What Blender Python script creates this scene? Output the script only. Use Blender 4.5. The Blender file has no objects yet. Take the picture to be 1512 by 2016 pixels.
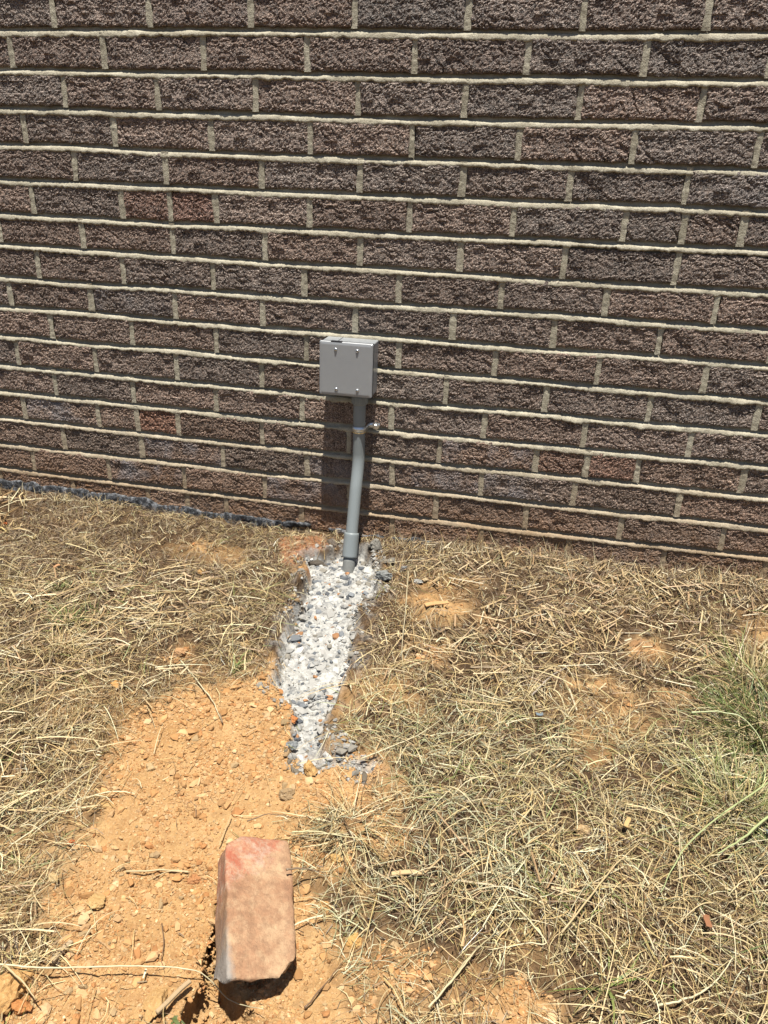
import bpy, bmesh, math, random
import numpy as np
from mathutils import Vector, Matrix, Euler
random.seed(7)
RNG = np.random.default_rng(11)
R = math.radians
SC = bpy.context.scene
COL = SC.collection

# ------------------------------------------------------------------ camera, light, exposure
CAM = (0.9935, -1.5599, 0.7691)
CROT = (R(66.352), R(-2.0734), R(11.8886))
FPX = 1488.09                                   # focal length in photo pixels (photo 1512 x 2016)
cd = bpy.data.cameras.new('camera'); cam = bpy.data.objects.new('camera', cd); COL.objects.link(cam)
cam.location = CAM; cam.rotation_euler = CROT
cd.sensor_fit = 'VERTICAL'; cd.sensor_height = 36.0; cd.lens = FPX / 2016 * 36.0
cd.clip_start = 0.02; cd.clip_end = 400
SC.camera = cam

SUN_DIR = Vector((-0.012, 0.056, -0.289)).normalized()      # the way the light travels
sd = bpy.data.lights.new('sun', 'SUN'); sd.energy = 5.0; sd.angle = R(0.5); sd.color = (1.0, 0.955, 0.87)
sun = bpy.data.objects.new('sun', sd); COL.objects.link(sun)
sun.rotation_euler = SUN_DIR.to_track_quat('-Z', 'Y').to_euler(); sun.location = (0, -2, 5)
w = bpy.data.worlds.new('World'); SC.world = w; w.use_nodes = True
nt = w.node_tree; bgn = nt.nodes['Background']
sky = nt.nodes.new('ShaderNodeTexSky'); sky.sky_type = 'NISHITA'; sky.sun_disc = False
sky.sun_elevation = math.asin(-SUN_DIR.z); sky.sun_rotation = math.atan2(-SUN_DIR.x, -SUN_DIR.y)
sky.air_density = 1.0; sky.dust_density = 1.2; sky.altitude = 200
nt.links.new(sky.outputs[0], bgn.inputs[0]); bgn.inputs[1].default_value = 0.05
SC.view_settings.view_transform = 'Standard'; SC.view_settings.look = 'None'
SC.view_settings.exposure = 1.05; SC.view_settings.gamma = 1.0; SC.view_settings.use_curve_mapping = False

# ------------------------------------------------------------------ numeric helpers
def rot_cam():
    return np.array(Euler(CROT, 'XYZ').to_matrix())
RC = rot_cam(); CP = np.array(CAM)
def ground_point(u, v, slope=0.068, z0=0.0):
    """photo pixel -> point on the sloping ground sheet z = z0 + slope*y"""
    d = RC @ np.array([(u - 756) / FPX, -(v - 1008) / FPX, -1.0])
    t = (z0 + slope * CP[1] - CP[2]) / (d[2] - slope * d[1])
    q = CP + t * d
    return q[0], q[1]
def wall_point(u, v, y=0.0):
    d = RC @ np.array([(u - 756) / FPX, -(v - 1008) / FPX, -1.0])
    return CP + (y - CP[1]) / d[1] * d
def hash2(i, j, s):
    n = (i.astype(np.int64) * 374761393 + j.astype(np.int64) * 668265263 + s * 974634777) & 0x7fffffff
    n = ((n ^ (n >> 13)) * 1274126177) & 0x7fffffff
    n = ((n ^ (n >> 16)) * 69069 + 12345) & 0x7fffffff
    return (n & 0xffffff) / float(0xffffff)
def vnoise(x, y, s=0):
    x = np.asarray(x, float); y = np.asarray(y, float)
    i = np.floor(x); j = np.floor(y); fx = x - i; fy = y - j
    fx = fx * fx * (3 - 2 * fx); fy = fy * fy * (3 - 2 * fy)
    a = hash2(i, j, s); b = hash2(i + 1, j, s); c = hash2(i, j + 1, s); d = hash2(i + 1, j + 1, s)
    return ((a * (1 - fx) + b * fx) * (1 - fy) + (c * (1 - fx) + d * fx) * fy) * 2 - 1
def fbm(x, y, s=0, o=3, g=.5):
    r = 0; a = 1; t = 0
    for k in range(o):
        r = r + a * vnoise(x * 2 ** k + 17.3 * k, y * 2 ** k - 9.1 * k, s + k); t += a; a *= g
    return r / t
def cells(x, y, s=0):
    """rounded-lump noise: 1 at lump centres falling to 0 between them"""
    i0 = np.floor(x); j0 = np.floor(y); best = np.full(np.shape(x), 9.0)
    for di in (-1, 0, 1):
        for dj in (-1, 0, 1):
            i = i0 + di; j = j0 + dj
            px = i + hash2(i, j, s); py = j + hash2(i, j, s + 5); r = .55 + .6 * hash2(i, j, s + 9)
            best = np.minimum(best, np.hypot(x - px, y - py) / r)
    return np.clip(1 - best, 0, 1) ** .6
def sstep(a, b, x):
    t = np.clip((x - a) / (b - a), 0, 1); return t * t * (3 - 2 * t)
def poly_world(px):
    return np.array([ground_point(u, v) for u, v in px])
def sdist(poly, X, Y):
    """signed distance to a polygon, positive inside"""
    X = np.asarray(X, float); Y = np.asarray(Y, float)
    d = np.full(X.shape, 1e9); ins = np.zeros(X.shape, bool); n = len(poly)
    for k in range(n):
        ax, ay = poly[k]; bx, by = poly[(k + 1) % n]
        ex, ey = bx - ax, by - ay
        t = np.clip(((X - ax) * ex + (Y - ay) * ey) / (ex * ex + ey * ey + 1e-12), 0, 1)
        d = np.minimum(d, (X - ax - t * ex) ** 2 + (Y - ay - t * ey) ** 2)
        c = ((ay > Y) != (by > Y)) & (X < (bx - ax) * (Y - ay) / (by - ay + 1e-12) + ax)
        ins ^= c
    return np.where(ins, 1, -1) * np.sqrt(d)

# ------------------------------------------------------------------ object helpers
def tag(o, label=None, cat=None, group=None, kind=None):
    if label: o['label'] = label
    if cat: o['category'] = cat
    if group: o['group'] = group
    if kind: o['kind'] = kind
    return o
def link(name, me, mats=None, parent=None, smooth=False):
    if mats is not None:
        for m in (mats if isinstance(mats, (list, tuple)) else [mats]): me.materials.append(m)
    o = bpy.data.objects.new(name, me); COL.objects.link(o)
    if parent is not None: o.parent = parent
    if smooth: me.polygons.foreach_set('use_smooth', np.ones(len(me.polygons), bool))
    return o
def empty(name, loc, rot=(0, 0, 0)):
    o = bpy.data.objects.new(name, None); COL.objects.link(o); o.location = loc; o.rotation_euler = rot
    o.empty_display_size = .05; return o
def mesh_np(name, V, F, col=None):
    V = np.ascontiguousarray(V, np.float32); F = np.ascontiguousarray(F, np.int32)
    me = bpy.data.meshes.new(name); k = F.shape[1]
    me.vertices.add(len(V)); me.vertices.foreach_set('co', V.ravel())
    me.loops.add(F.size); me.loops.foreach_set('vertex_index', F.ravel())
    me.polygons.add(len(F)); me.polygons.foreach_set('loop_start', np.arange(0, F.size, k, dtype=np.int32))
    me.update(calc_edges=True)
    if col is not None:
        a = me.color_attributes.new('Col', 'FLOAT_COLOR', 'POINT')
        c = np.ones((len(V), 4), np.float32); c[:, :col.shape[1]] = col
        a.data.foreach_set('color', c.ravel())
    return me
def bm_mesh(name, bm):
    me = bpy.data.meshes.new(name); bm.to_mesh(me); bm.free(); return me
def bev_box(x0, x1, y0, y1, z0, z1, b=.001, seg=2):
    bm = bmesh.new(); bmesh.ops.create_cube(bm, size=1)
    for v in bm.verts:
        v.co = Vector(((x0 + x1) / 2 + v.co.x * (x1 - x0), (y0 + y1) / 2 + v.co.y * (y1 - y0), (z0 + z1) / 2 + v.co.z * (z1 - z0)))
    if b: bmesh.ops.bevel(bm, geom=bm.edges[:], offset=b, segments=seg, profile=.6, affect='EDGES')
    return bm
def tube(path, radii, n=24, caps=True):
    """swept tube; path Nx3, radii N"""
    path = np.array(path, float); V = []; F = []
    up = np.array([1.0, 0, 0])
    for i, p in enumerate(path):
        t = path[min(i + 1, len(path) - 1)] - path[max(i - 1, 0)]
        if np.linalg.norm(t) < 1e-9: t = np.array([0, 0, -1.0])
        t /= np.linalg.norm(t); a = up - t * (up @ t)
        if np.linalg.norm(a) < 1e-3: a = np.array([0, 1.0, 0]) - t * t[1]
        a /= np.linalg.norm(a); b = np.cross(t, a); up = a
        for k in range(n):
            th = 2 * math.pi * k / n; V.append(p + radii[i] * (math.cos(th) * a + math.sin(th) * b))
    for i in range(len(path) - 1):
        for k in range(n):
            F.append((i * n + k, i * n + (k + 1) % n, (i + 1) * n + (k + 1) % n, (i + 1) * n + k))
    if caps: F.append(tuple(range(n))[::-1]); F.append(tuple(range((len(path) - 1) * n, len(path) * n)))
    me = bpy.data.meshes.new('tube'); me.from_pydata([tuple(v) for v in V], [], F); me.update(); return me

# ------------------------------------------------------------------ materials
ALB = 0.64                                      # overall level of the surface colours
class Mat:
    def __init__(s, name, rough=.7, spec=.3, metal=0):
        s.m = bpy.data.materials.new(name); s.m.use_nodes = True; s.t = s.m.node_tree
        s.b = s.t.nodes['Principled BSDF']; s.b.inputs['Roughness'].default_value = rough
        s.b.inputs['Specular IOR Level'].default_value = spec; s.b.inputs['Metallic'].default_value = metal
    def n(s, typ, **k):
        x = s.t.nodes.new(typ)
        for a, b in k.items(): setattr(x, a, b)
        return x
    def l(s, a, b): s.t.links.new(a, b)
    def pos(s, obj=False):
        if obj: return s.n('ShaderNodeTexCoord').outputs['Object']
        return s.n('ShaderNodeNewGeometry').outputs['Position']
    def noise(s, vec, scale, det=4, rough=.6, dist=0):
        x = s.n('ShaderNodeTexNoise'); x.inputs['Scale'].default_value = scale; x.inputs['Detail'].default_value = det
        x.inputs['Roughness'].default_value = rough; x.inputs['Distortion'].default_value = dist
        s.l(vec, x.inputs['Vector']); return x.outputs['Fac']
    def vor(s, vec, scale, feat='F1'):
        x = s.n('ShaderNodeTexVoronoi'); x.feature = feat; x.inputs['Scale'].default_value = scale
        s.l(vec, x.inputs['Vector']); return x.outputs['Distance']
    def ramp(s, fac, stops, interp='LINEAR'):
        x = s.n('ShaderNodeValToRGB'); x.color_ramp.interpolation = interp; e = x.color_ramp.elements
        while len(e) > 1: e.remove(e[-1])
        e[0].position = stops[0][0]; c = stops[0][1]; e[0].color = (*c, 1) if isinstance(c, tuple) else (c, c, c, 1)
        for p, c in stops[1:]:
            q = e.new(p); q.color = (*c, 1) if isinstance(c, tuple) else (c, c, c, 1)
        s.l(fac, x.inputs[0]); return x.outputs[0]
    def mix(s, fac, a, b, mode='MIX'):
        x = s.n('ShaderNodeMix'); x.data_type = 'RGBA'; x.blend_type = mode
        for sock, val in ((x.inputs[0], fac), (x.inputs[6], a), (x.inputs[7], b)):
            if isinstance(val, (int, float)): sock.default_value = val
            elif isinstance(val, tuple): sock.default_value = (*val, 1)
            else: s.l(val, sock)
        return x.outputs[2]
    def math(s, op, a, b=None, clamp=False):
        x = s.n('ShaderNodeMath'); x.operation = op; x.use_clamp = clamp
        for i, v in enumerate((a, b)):
            if v is None: continue
            if isinstance(v, (int, float)): x.inputs[i].default_value = v
            else: s.l(v, x.inputs[i])
        return x.outputs[0]
    def bump(s, h, dist, strength=1, prev=None):
        x = s.n('ShaderNodeBump'); x.inputs['Distance'].default_value = dist; x.inputs['Strength'].default_value = strength
        s.l(h, x.inputs['Height'])
        if prev is not None: s.l(prev, x.inputs['Normal'])
        return x.outputs[0]
    def base(s, c):
        k = 1.0 if s.b.inputs['Metallic'].default_value > .9 else ALB
        if isinstance(c, tuple): s.b.inputs['Base Color'].default_value = (*[x * k for x in c], 1)
        else: s.l(s.mix(1.0, c, (k, k, k), 'MULTIPLY'), s.b.inputs['Base Color'])
        return s
    def normal(s, n): s.l(n, s.b.inputs['Normal']); return s

def mat_brick():
    M = Mat('brick_face', .5, .45); p = M.pos(True); wp = M.pos()
    oi = M.n('ShaderNodeObjectInfo')
    # shift the texture of each brick by its own random number
    ad = M.n('ShaderNodeVectorMath', operation='MULTIPLY_ADD'); M.l(oi.outputs['Random'], ad.inputs[0])
    ad.inputs[1].default_value = (7.1, 3.3, 5.7); M.l(p, ad.inputs[2]); v = ad.outputs[0]
    big = M.noise(v, 22, 3, .55); mid = M.noise(v, 140, 4, .7); fine = M.noise(v, 480, 2, .8)
    c = M.ramp(big, [(.3, (.19, .127, .094)), (.5, (.28, .195, .150)), (.72, (.40, .29, .225))])
    c = M.mix(M.ramp(mid, [(.42, 0.0), (.60, .9)]), c, (.042, .028, .023))
    c = M.mix(M.ramp(fine, [(.53, 0.0), (.61, .95)]), c, (.80, .65, .55))  # pale pinkish speckles paint the glint of sunlit grains into the colour
    c = M.mix(1.0, c, oi.outputs['Color'], 'MULTIPLY')
    # pale bloom on a few bricks (object alpha)
    wh = M.math('MULTIPLY', M.ramp(M.noise(v, 16, 4, .6, .6), [(.42, 0.0), (.66, 1.0)]), M.math('SUBTRACT', 1.0, oi.outputs['Alpha']))
    c = M.mix(wh, c, (.42, .42, .45))
    # soil splashed up on the lowest courses
    sx = M.n('ShaderNodeSeparateXYZ'); M.l(wp, sx.inputs[0])
    h = M.math('ADD', sx.outputs[2], M.math('MULTIPLY', M.math('SUBTRACT', M.noise(wp, 7, 4, .6), .5), .20))
    sp = M.math('MULTIPLY', M.ramp(h, [(.0, .95), (.06, .6), (.15, 0.0)]), M.ramp(M.noise(wp, 60, 4, .7), [(.35, .1), (.6, 1.0)]))
    c = M.mix(sp, c, (.38, .20, .095))
    M.base(c)
    g = M.vor(v, 420); f2 = M.noise(v, 400, 3, .8); 
    n1 = M.bump(M.noise(v, 200, 4, .8), .0022, .8)
    n2 = M.bump(f2, .0024, 1.0, n1); n3 = M.bump(g, .0014, 1.0, n2)
    M.normal(n3)
    M.b.inputs['Roughness'].default_value = .48
    return M.m
def mat_mortar():
    M = Mat('mortar_sand', .9, .15); p = M.pos()
    c = M.ramp(M.noise(p, 30, 4, .6), [(.3, (.42, .38, .285)), (.55, (.62, .57, .44)), (.8, (.78, .73, .58))])
    c = M.mix(M.ramp(M.noise(p, 9, 6, .7), [(.45, 0.0), (.68, .5)]), c, (.36, .31, .22))
    c = M.mix(M.ramp(M.noise(p, 600, 2, .6), [(.45, 0.0), (.70, .6)]), c, (.20, .17, .12))
    sx = M.n('ShaderNodeSeparateXYZ'); M.l(p, sx.inputs[0])
    h = M.math('ADD', sx.outputs[2], M.math('MULTIPLY', M.math('SUBTRACT', M.noise(p, 7, 4, .6), .5), .22))
    c = M.mix(M.ramp(h, [(.0, .75), (.10, .35), (.30, 0.0)]), c, (.40, .24, .12))
    M.base(c)
    M.normal(M.bump(M.noise(p, 450, 3, .7), .0016, .9, M.bump(M.noise(p, 130, 3, .6), .002, .6)))
    return M.m
def mat_ground():
    M = Mat('soil', .95, .1); p = M.pos()
    at = M.n('ShaderNodeVertexColor'); at.layer_name = 'Col'
    s = M.n('ShaderNodeSeparateColor'); M.l(at.outputs[0], s.inputs[0])
    n1 = M.noise(p, 9, 5, .6); n2 = M.noise(p, 75, 5, .7); n3 = M.noise(p, 380, 3, .7)
    thatch = M.ramp(n2, [(.3, (.045, .028, .016)), (.5, (.10, .062, .034)), (.7, (.22, .14, .075))])  # brown rotted thatch, darkened further to paint in shade between the blades
    dirt = M.ramp(n1, [(.3, (.43, .242, .095)), (.5, (.53, .320, .138)), (.7, (.60, .385, .18))])
    dirt = M.mix(M.ramp(n2, [(.35, .5), (.6, 0.0)]), dirt, (.34, .18, .08))
    dirt = M.mix(M.ramp(n3, [(.5, 0.0), (.7, .5)]), dirt, (.70, .50, .28))
    conc = M.ramp(n2, [(.25, (.13, .12, .11)), (.42, (.40, .39, .365)), (.56, (.58, .57, .53)), (.75, (.74, .72, .67))])
    conc = M.mix(M.ramp(M.noise(p, 48, 4, .7, 1.0), [(.52, 0.0), (.66, .75)]), conc, (.21, .225, .24))
    c = M.mix(s.outputs[0], thatch, dirt)
    c = M.mix(s.outputs[2], c, (.40, .185, .09))
    c = M.mix(s.outputs[1], c, conc)
    M.base(c)
    M.normal(M.bump(n3, .002, .8, M.bump(M.noise(p, 160, 4, .7), .004, .8)))
    return M.m
def mat_vcol(name, rough=.6, spec=.3, var=.25, scale=200, trans=0):
    M = Mat(name, rough, spec); at = M.n('ShaderNodeVertexColor'); at.layer_name = 'Col'
    c = M.mix(M.math('MULTIPLY', M.noise(M.pos(), scale, 3, .6), var * 2), at.outputs[0], (.12, .08, .04))
    M.base(c)
    if trans: M.b.inputs['Subsurface Weight'].default_value = 0
    return M.m
def mat_clod(name, a, b, d, bs=.002):
    M = Mat(name, .95, .1); p = M.pos(True); oi = M.n('ShaderNodeObjectInfo')
    c = M.mix(M.noise(p, 60, 4, .6), a, b)
    c = M.mix(M.ramp(M.noise(p, 300, 3, .7), [(.5, 0.0), (.7, .5)]), c, d)
    c = M.mix(1.0, c, oi.outputs['Color'], 'MULTIPLY'); M.base(c)
    M.normal(M.bump(M.noise(p, 260, 4, .7), bs, .9)); return M.m
def mat_plain(name, c, rough=.5, spec=.4, metal=0, var=.1, scale=40, bump=0):
    M = Mat(name, rough, spec, metal); p = M.pos()
    dark = tuple(x * (1 - var) for x in c); lite = tuple(min(1, x * (1 + var)) for x in c)
    M.base(M.mix(M.noise(p, scale, 5, .65), dark, lite))
    if bump: M.normal(M.bump(M.noise(p, scale * 8, 3, .6), bump, .5))
    r = M.ramp(M.noise(p, scale * 2, 4, .6), [(.3, max(.05, rough - .08)), (.7, min(1, rough + .08))]); M.l(r, M.b.inputs['Roughness'])
    return M.m
MB_, MM_, MG_ = mat_brick(), mat_mortar(), mat_ground()
M_straw = mat_vcol('dry_straw', .55, .35)
M_green = mat_vcol('green_blade', .5, .35)
M_clod = mat_clod('soil_clod', (.42, .24, .10), (.56, .35, .17), (.66, .47, .27))
M_pebble = mat_clod('gravel_stone', (.21, .21, .20), (.36, .355, .34), (.50, .49, .46), .002)
M_box = mat_plain('grey_plastic_box', (.33, .35, .37), .32, .5, 0, .05, 25)
M_cover = mat_plain('brushed_grey_cover', (.42, .435, .45), .36, .5, .15, .07, 60)
M_gasket_shade = mat_plain('black_gasket_and_shade', (.015, .015, .02), .6, .3)  # black of the rubber seal, also used as painted shade in the cover notch
M_pipe = mat_plain('grey_pvc', (.27, .30, .305), .38, .5, 0, .08, 30)
M_pipeold = mat_plain('dusty_pvc', (.26, .265, .25), .7, .3, 0, .3, 90)
M_steel = mat_plain('zinc_steel', (.62, .64, .66), .38, .5, 1, .15, 60)
M_brass = mat_plain('yellowed_zinc', (.75, .62, .36), .3, .5, 1, .2, 90)
M_wood = mat_clod('weathered_wood', (.42, .29, .16), (.62, .46, .28), (.30, .22, .15), .0008)
M_leaf = mat_plain('dry_leaf', (.33, .15, .075), .6, .3, 0, .3, 90)

def mat_flash():
    M = Mat('black_membrane', .7, .3); p = M.pos()
    c = M.mix(M.ramp(M.noise(p, 70, 6, .85), [(.48, 0.0), (.62, .85)]), (.028, .030, .034), (.34, .35, .37))
    M.base(c); M.normal(M.bump(M.noise(p, 90, 4, .7), .004, .9)); return M.m
M_flash = mat_flash()
def mat_cleanbrick():
    M = Mat('worn_loose_brick', .8, .2); p = M.pos(True)
    sx = M.n('ShaderNodeSeparateXYZ'); M.l(p, sx.inputs[0])
    n = M.noise(p, 16, 7, .75); n2 = M.noise(p, 110, 5, .8)
    c = M.ramp(n, [(.3, (.36, .18, .10)), (.5, (.45, .26, .148)), (.7, (.53, .345, .205))])
    c = M.mix(M.ramp(n2, [(.40, 0.0), (.66, .6)]), c, (.22, .13, .08))
    # red rubbed far end, running down the left edge
    u = M.math('ADD', M.math('MULTIPLY', sx.outputs[1], 1.0), M.math('MULTIPLY', sx.outputs[0], -1.1))
    u = M.math('ADD', u, M.math('MULTIPLY', M.math('SUBTRACT', n, .5), .12))
    u = M.math('ADD', u, M.math('MULTIPLY', M.math('SUBTRACT', M.noise(p, 90, 6, .8), .5), .09))
    red = M.ramp(u, [(.046, 0.0), (.070, .7)])
    rc = M.ramp(M.noise(p, 60, 6, .8, .15), [(.38, (.46, .11, .065)), (.48, (.46, .20, .13)), (.6, (.54, .38, .30))])
    c = M.mix(red, c, rc)
    c = M.mix(M.ramp(M.noise(p, 34, 6, .8), [(.48, 0.0), (.66, .65)]), c, (.60, .42, .25))
    # grey cement film on the low part of the left face
    g = M.math('ADD', M.math('MULTIPLY', sx.outputs[0], -1.0), M.math('MULTIPLY', sx.outputs[1], -.16))
    g = M.math('ADD', g, M.math('MULTIPLY', M.math('SUBTRACT', n2, .5), .008))
    c = M.mix(M.ramp(g, [(.0455, 0.0), (.0490, .85)]), c, (.34, .32, .29))
    M.base(c); M.normal(M.bump(M.noise(p, 300, 4, .7), .0012, .8, M.bump(n2, .0025, .8, M.bump(M.noise(p, 25, 4, .6), .004, .6)))); return M.m
M_loose = mat_cleanbrick()

# ------------------------------------------------------------------ areas of the ground, traced and laid on the slope
A_conc = poly_world([(597, 1098), (640, 1086), (700, 1082), (728, 1094), (752, 1130), (740, 1168), (712, 1195), (704, 1240), (690, 1290), (678, 1360), (640, 1420), (628, 1470), (690, 1494), (732, 1500), (726, 1514), (620, 1512), (574, 1478), (582, 1425), (574, 1385), (546, 1345), (538, 1290), (566, 1235), (596, 1185), (606, 1130)])
A_dirt = poly_world([(450, 1345), (532, 1328), (560, 1380), (572, 1440), (566, 1475), (600, 1515), (740, 1520), (712, 1590), (640, 1600), (590, 1625), (585, 1700), (600, 1790), (655, 1860), (700, 1930), (735, 2016), (745, 2080), (-60, 2080), (-60, 1975), (60, 1945), (135, 1880), (150, 1845), (80, 1800), (130, 1720), (165, 1640), (215, 1560), (215, 1480), (250, 1420), (320, 1390), (390, 1370)])
A_red = poly_world([(545, 1075), (600, 1050), (655, 1062), (650, 1085), (600, 1100), (585, 1130), (555, 1110)])
SPOTS = [(870, 1210, .042, 0), (850, 1285, .022, .3), (1270, 1285, .022, .35), (1175, 1352, .022, .1), (1000, 1995, .028, 0), (1505, 1260, .02, 0),
         (405, 1085, .02, .1), (640, 1690, .02, 0), (1235, 1395, .018, .1), (740, 1640, .018, 0), (1320, 1375, .012, .1), (355, 1300, .015, 0), (790, 1910, .02, .05), (1160, 1480, .010, 0), (620, 1130, .022, .9)]
SPOTS = [(*ground_point(u, v), r, k) for u, v, r, k in SPOTS]
A_pit = poly_world([(430, 1780), (418, 1850), (404, 1890), (398, 1950), (372, 1980), (352, 2040), (450, 2070), (500, 1995), (470, 1940), (452, 1890)])
A_heap = ground_point(505, 1690)
A_green = [(*ground_point(1500, 1450), .13), (*ground_point(1400, 1560), .08)]
B_BOX = (.554, .667)                                     # box left and right edge

def areas(X, Y):
    wob = fbm(X * 28, Y * 28, 3, 3) * .014
    dc = sdist(A_conc, X, Y) + wob * 1.3
    dd = sdist(A_dirt, X, Y) + wob * 2.4 + fbm(X * 9, Y * 9, 13, 2) * .03
    dr = sdist(A_red, X, Y) + wob
    sp = np.full(X.shape, -1.0); red = sstep(-.004, .010, dr)
    for sx, sy, r, k in SPOTS:
        d = r - np.hypot((X - sx) * .8, Y - sy) + wob * 1.3
        sp = np.maximum(sp, d); red = np.maximum(red, k * sstep(-.004, .008, d))
    return dc, dd, sp, red

def gz(X, Y):
    X = np.asarray(X, float); Y = np.asarray(Y, float)
    dc, dd, sp, red = areas(X, Y)
    yy = np.clip(Y, -1.6, .05)
    z = .068 * yy + .008 * sstep(.42, .25, X) * sstep(-.25, -.0, Y) + .010 * sstep(.75, 1.0, X) * sstep(-.2, 0, Y)
    z = z + fbm(X * 4, Y * 4, 21, 3) * .010 * sstep(0, -.15, Y) + fbm(X * 17, Y * 17, 22, 3) * .006
    conc = sstep(-.006, .010, dc); dirt = sstep(-.008, .010, dd)
    th = (1 - conc) * (1 - dirt)
    z = z + th * (.006 + fbm(X * 55, Y * 55, 23, 3) * .011)
    z = z - .010 * sstep(-.05, -.01, Y) * sstep(.0, .1, X) * sstep(.62, .5, X)
    # soil: lumps of several sizes
    lum = cells(X * 42, Y * 42, 31) * .0075 * sstep(-.15, .45, fbm(X * 10, Y * 10, 33, 2)) + cells(X * 88, Y * 88, 32) * .0040 + fbm(X * 150, Y * 150, 34, 2) * .0020 + fbm(X * 30, Y * 30, 35, 3) * .005
    z = z + np.maximum(dirt, sstep(-.01, .01, sp)) * (1 - conc) * lum
    # concrete poured in a narrow trench
    dep = .014 + .002 * np.exp(-((X - .637) ** 2 + (Y + .10) ** 2) / .006)
    z = z - conc * dep * sstep(-1.05, -.55, Y) - conc * .004 - .022 * np.exp(-((dc - .004) / .007) ** 2) * sstep(.0, -.012, (X - (.66 + .25 * (Y + .1))) - .02) * sstep(-.85, -.6, Y) * (.6 + .6 * fbm(X * 30, Y * 30, 47, 2)) + conc * (-.006 * sstep(.25, .6, fbm(X * 70, Y * 70, 46, 2)) + cells(X * 55, Y * 55, 41) * .006 * sstep(-.4, .3, fbm(X * 25, Y * 25, 45, 2)) + fbm(X * 36, Y * 36, 42, 4) * .011 + cells(X * 130, Y * 130, 43) * .002)
    rim = np.exp(-((dc + .010) / .010) ** 2)
    z = z + rim * (.004 + fbm(X * 45, Y * 45, 44, 4) * .022) * sstep(-.9, -.4, Y)
    # loose brick: heap at its far end, hollow under its near end, step beside it
    z = z + .010 * np.exp(-((X - A_heap[0]) ** 2 + (Y - A_heap[1] - .02) ** 2) / .004)
    dp = sdist(A_pit, X, Y) + fbm(X * 60, Y * 60, 51, 3) * .006
    z = z - .048 * sstep(-.002, .004, dp) * sstep(-1.35, -1.10, Y) - .010 * np.exp(-((X - .770) ** 2 + (Y + 1.03) ** 2) / .0020)
    return z

# ------------------------------------------------------------------ ground sheet
def build_ground():
    def axis(a, b, step, lo, hi):
        mid = np.arange(a, b + step / 2, step); L = []; R_ = []
        d = step * 2; x = a
        while x > lo: x -= d; L.append(x); d *= 1.35
        d = step * 2; x = b
        while x < hi: x += d; R_.append(x); d *= 1.35
        return np.array(L[::-1] + list(mid) + R_)
    xs = axis(-.55, 1.85, .0039, -150, 150); ys = axis(-1.42, .012, .0039, -150, 150)
    X, Y = np.meshgrid(xs, ys); Z = gz(X, Y)
    far = sstep(.03, .5, Y); Z = np.where(Y > .02, -.03 * np.ones_like(Z), Z)
    dc, dd, sp, red = areas(X, Y)
    conc = sstep(-.008, .008, dc + fbm(X * 70, Y * 70, 61, 3) * .012) * (1 - .75 * sstep(-.64, -.74, Y) * sstep(-.3, .2, fbm(X * 40, Y * 40, 65, 3)))
    dirt = np.maximum(np.maximum(sstep(-.012, .010, dd + fbm(X * 50, Y * 50, 62, 3) * .015), .75 * sstep(-.10, .0, dd + fbm(X * 30, Y * 30, 66, 3) * .06)), np.maximum(sstep(-.03, .02, sp + fbm(X * 40, Y * 40, 64, 3) * .03), .6 * sstep(.15, .5, fbm(X * 6, Y * 6, 67, 3)) * (Y < -.12)))
    # cement dust scattered round the trench
    dust = sstep(-.055, .0, dc) * .55 * sstep(-.2, .5, fbm(X * 55, Y * 55, 63, 3)) * (1 - dirt)
    conc = np.maximum(conc, dust)
    # hollow side walls pushed back under the lip of the step beside the brick
    dp = sdist(A_pit, X, Y); XX = X - .016 * sstep(-.002, .003, dp) * sstep(.022, .004, dp) * (X < .745)
    V = np.stack([XX, Y, Z], -1).reshape(-1, 3)
    ny, nx = X.shape; i = (np.arange(ny - 1)[:, None] * nx + np.arange(nx - 1)[None]).ravel()
    F = np.stack([i, i + 1, i + nx + 1, i + nx], 1)
    C = np.stack([dirt, conc, red * (1 - conc)], -1).reshape(-1, 3)
    me = mesh_np('ground', V, F, C)
    o = link('ground', me, MG_, smooth=True); tag(o, kind='structure'); return o
build_ground()

# ------------------------------------------------------------------ brick wall
PITCH, CH = .2032, .0677
BH, BL = .0552, .1925                     # brick face
JOINTS = {0: [-.002, .2, .403, .601, .805, 1.004, 1.206], 1: [-.106, .097, .305, .511, .714, .916, 1.116],
 2: [.002, .204, .407, .609, .811, 1.015, 1.222], 3: [-.101, .102, .313, .517, .716, .916, 1.119, 1.328],
 4: [.006, .21, .415, .616, .817, 1.017, 1.221], 5: [-.104, .104, .214, .315, .515, .718, .92, 1.124, 1.229, 1.33],
 6: [.005, .214, .419, .62, .823, 1.023, 1.23], 7: [-.113, .093, .3, .503, .703, .91, 1.111, 1.313],
 8: [-.195, .008, .209, .409, .614, .819, 1.02, 1.223], 9: [-.101, .099, .299, .506, .709, .911, 1.116, 1.32],
 10: [-.2, 0, .201, .404, .609, .813, 1.02, 1.227, 1.431], 11: [-.111, .088, .293, .496, .698, .9, 1.108, 1.318],
 12: [-.205, -.008, .092, .195, .4, .604, .808, 1.016, 1.123, 1.225, 1.433], 13: [-.109, .095, .302, .506, .706, .905, 1.104, 1.319],
 14: [-.203, .002, .2, .403, .607, .808, 1.01, 1.213, 1.42], 15: [-.305, -.102, .101, .204, .304, .492, .71, .915, 1.11, 1.312, 1.518], 16: [-.2, .003, .2, .41, .6, .81, 1.01, 1.21, 1.42]}
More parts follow.
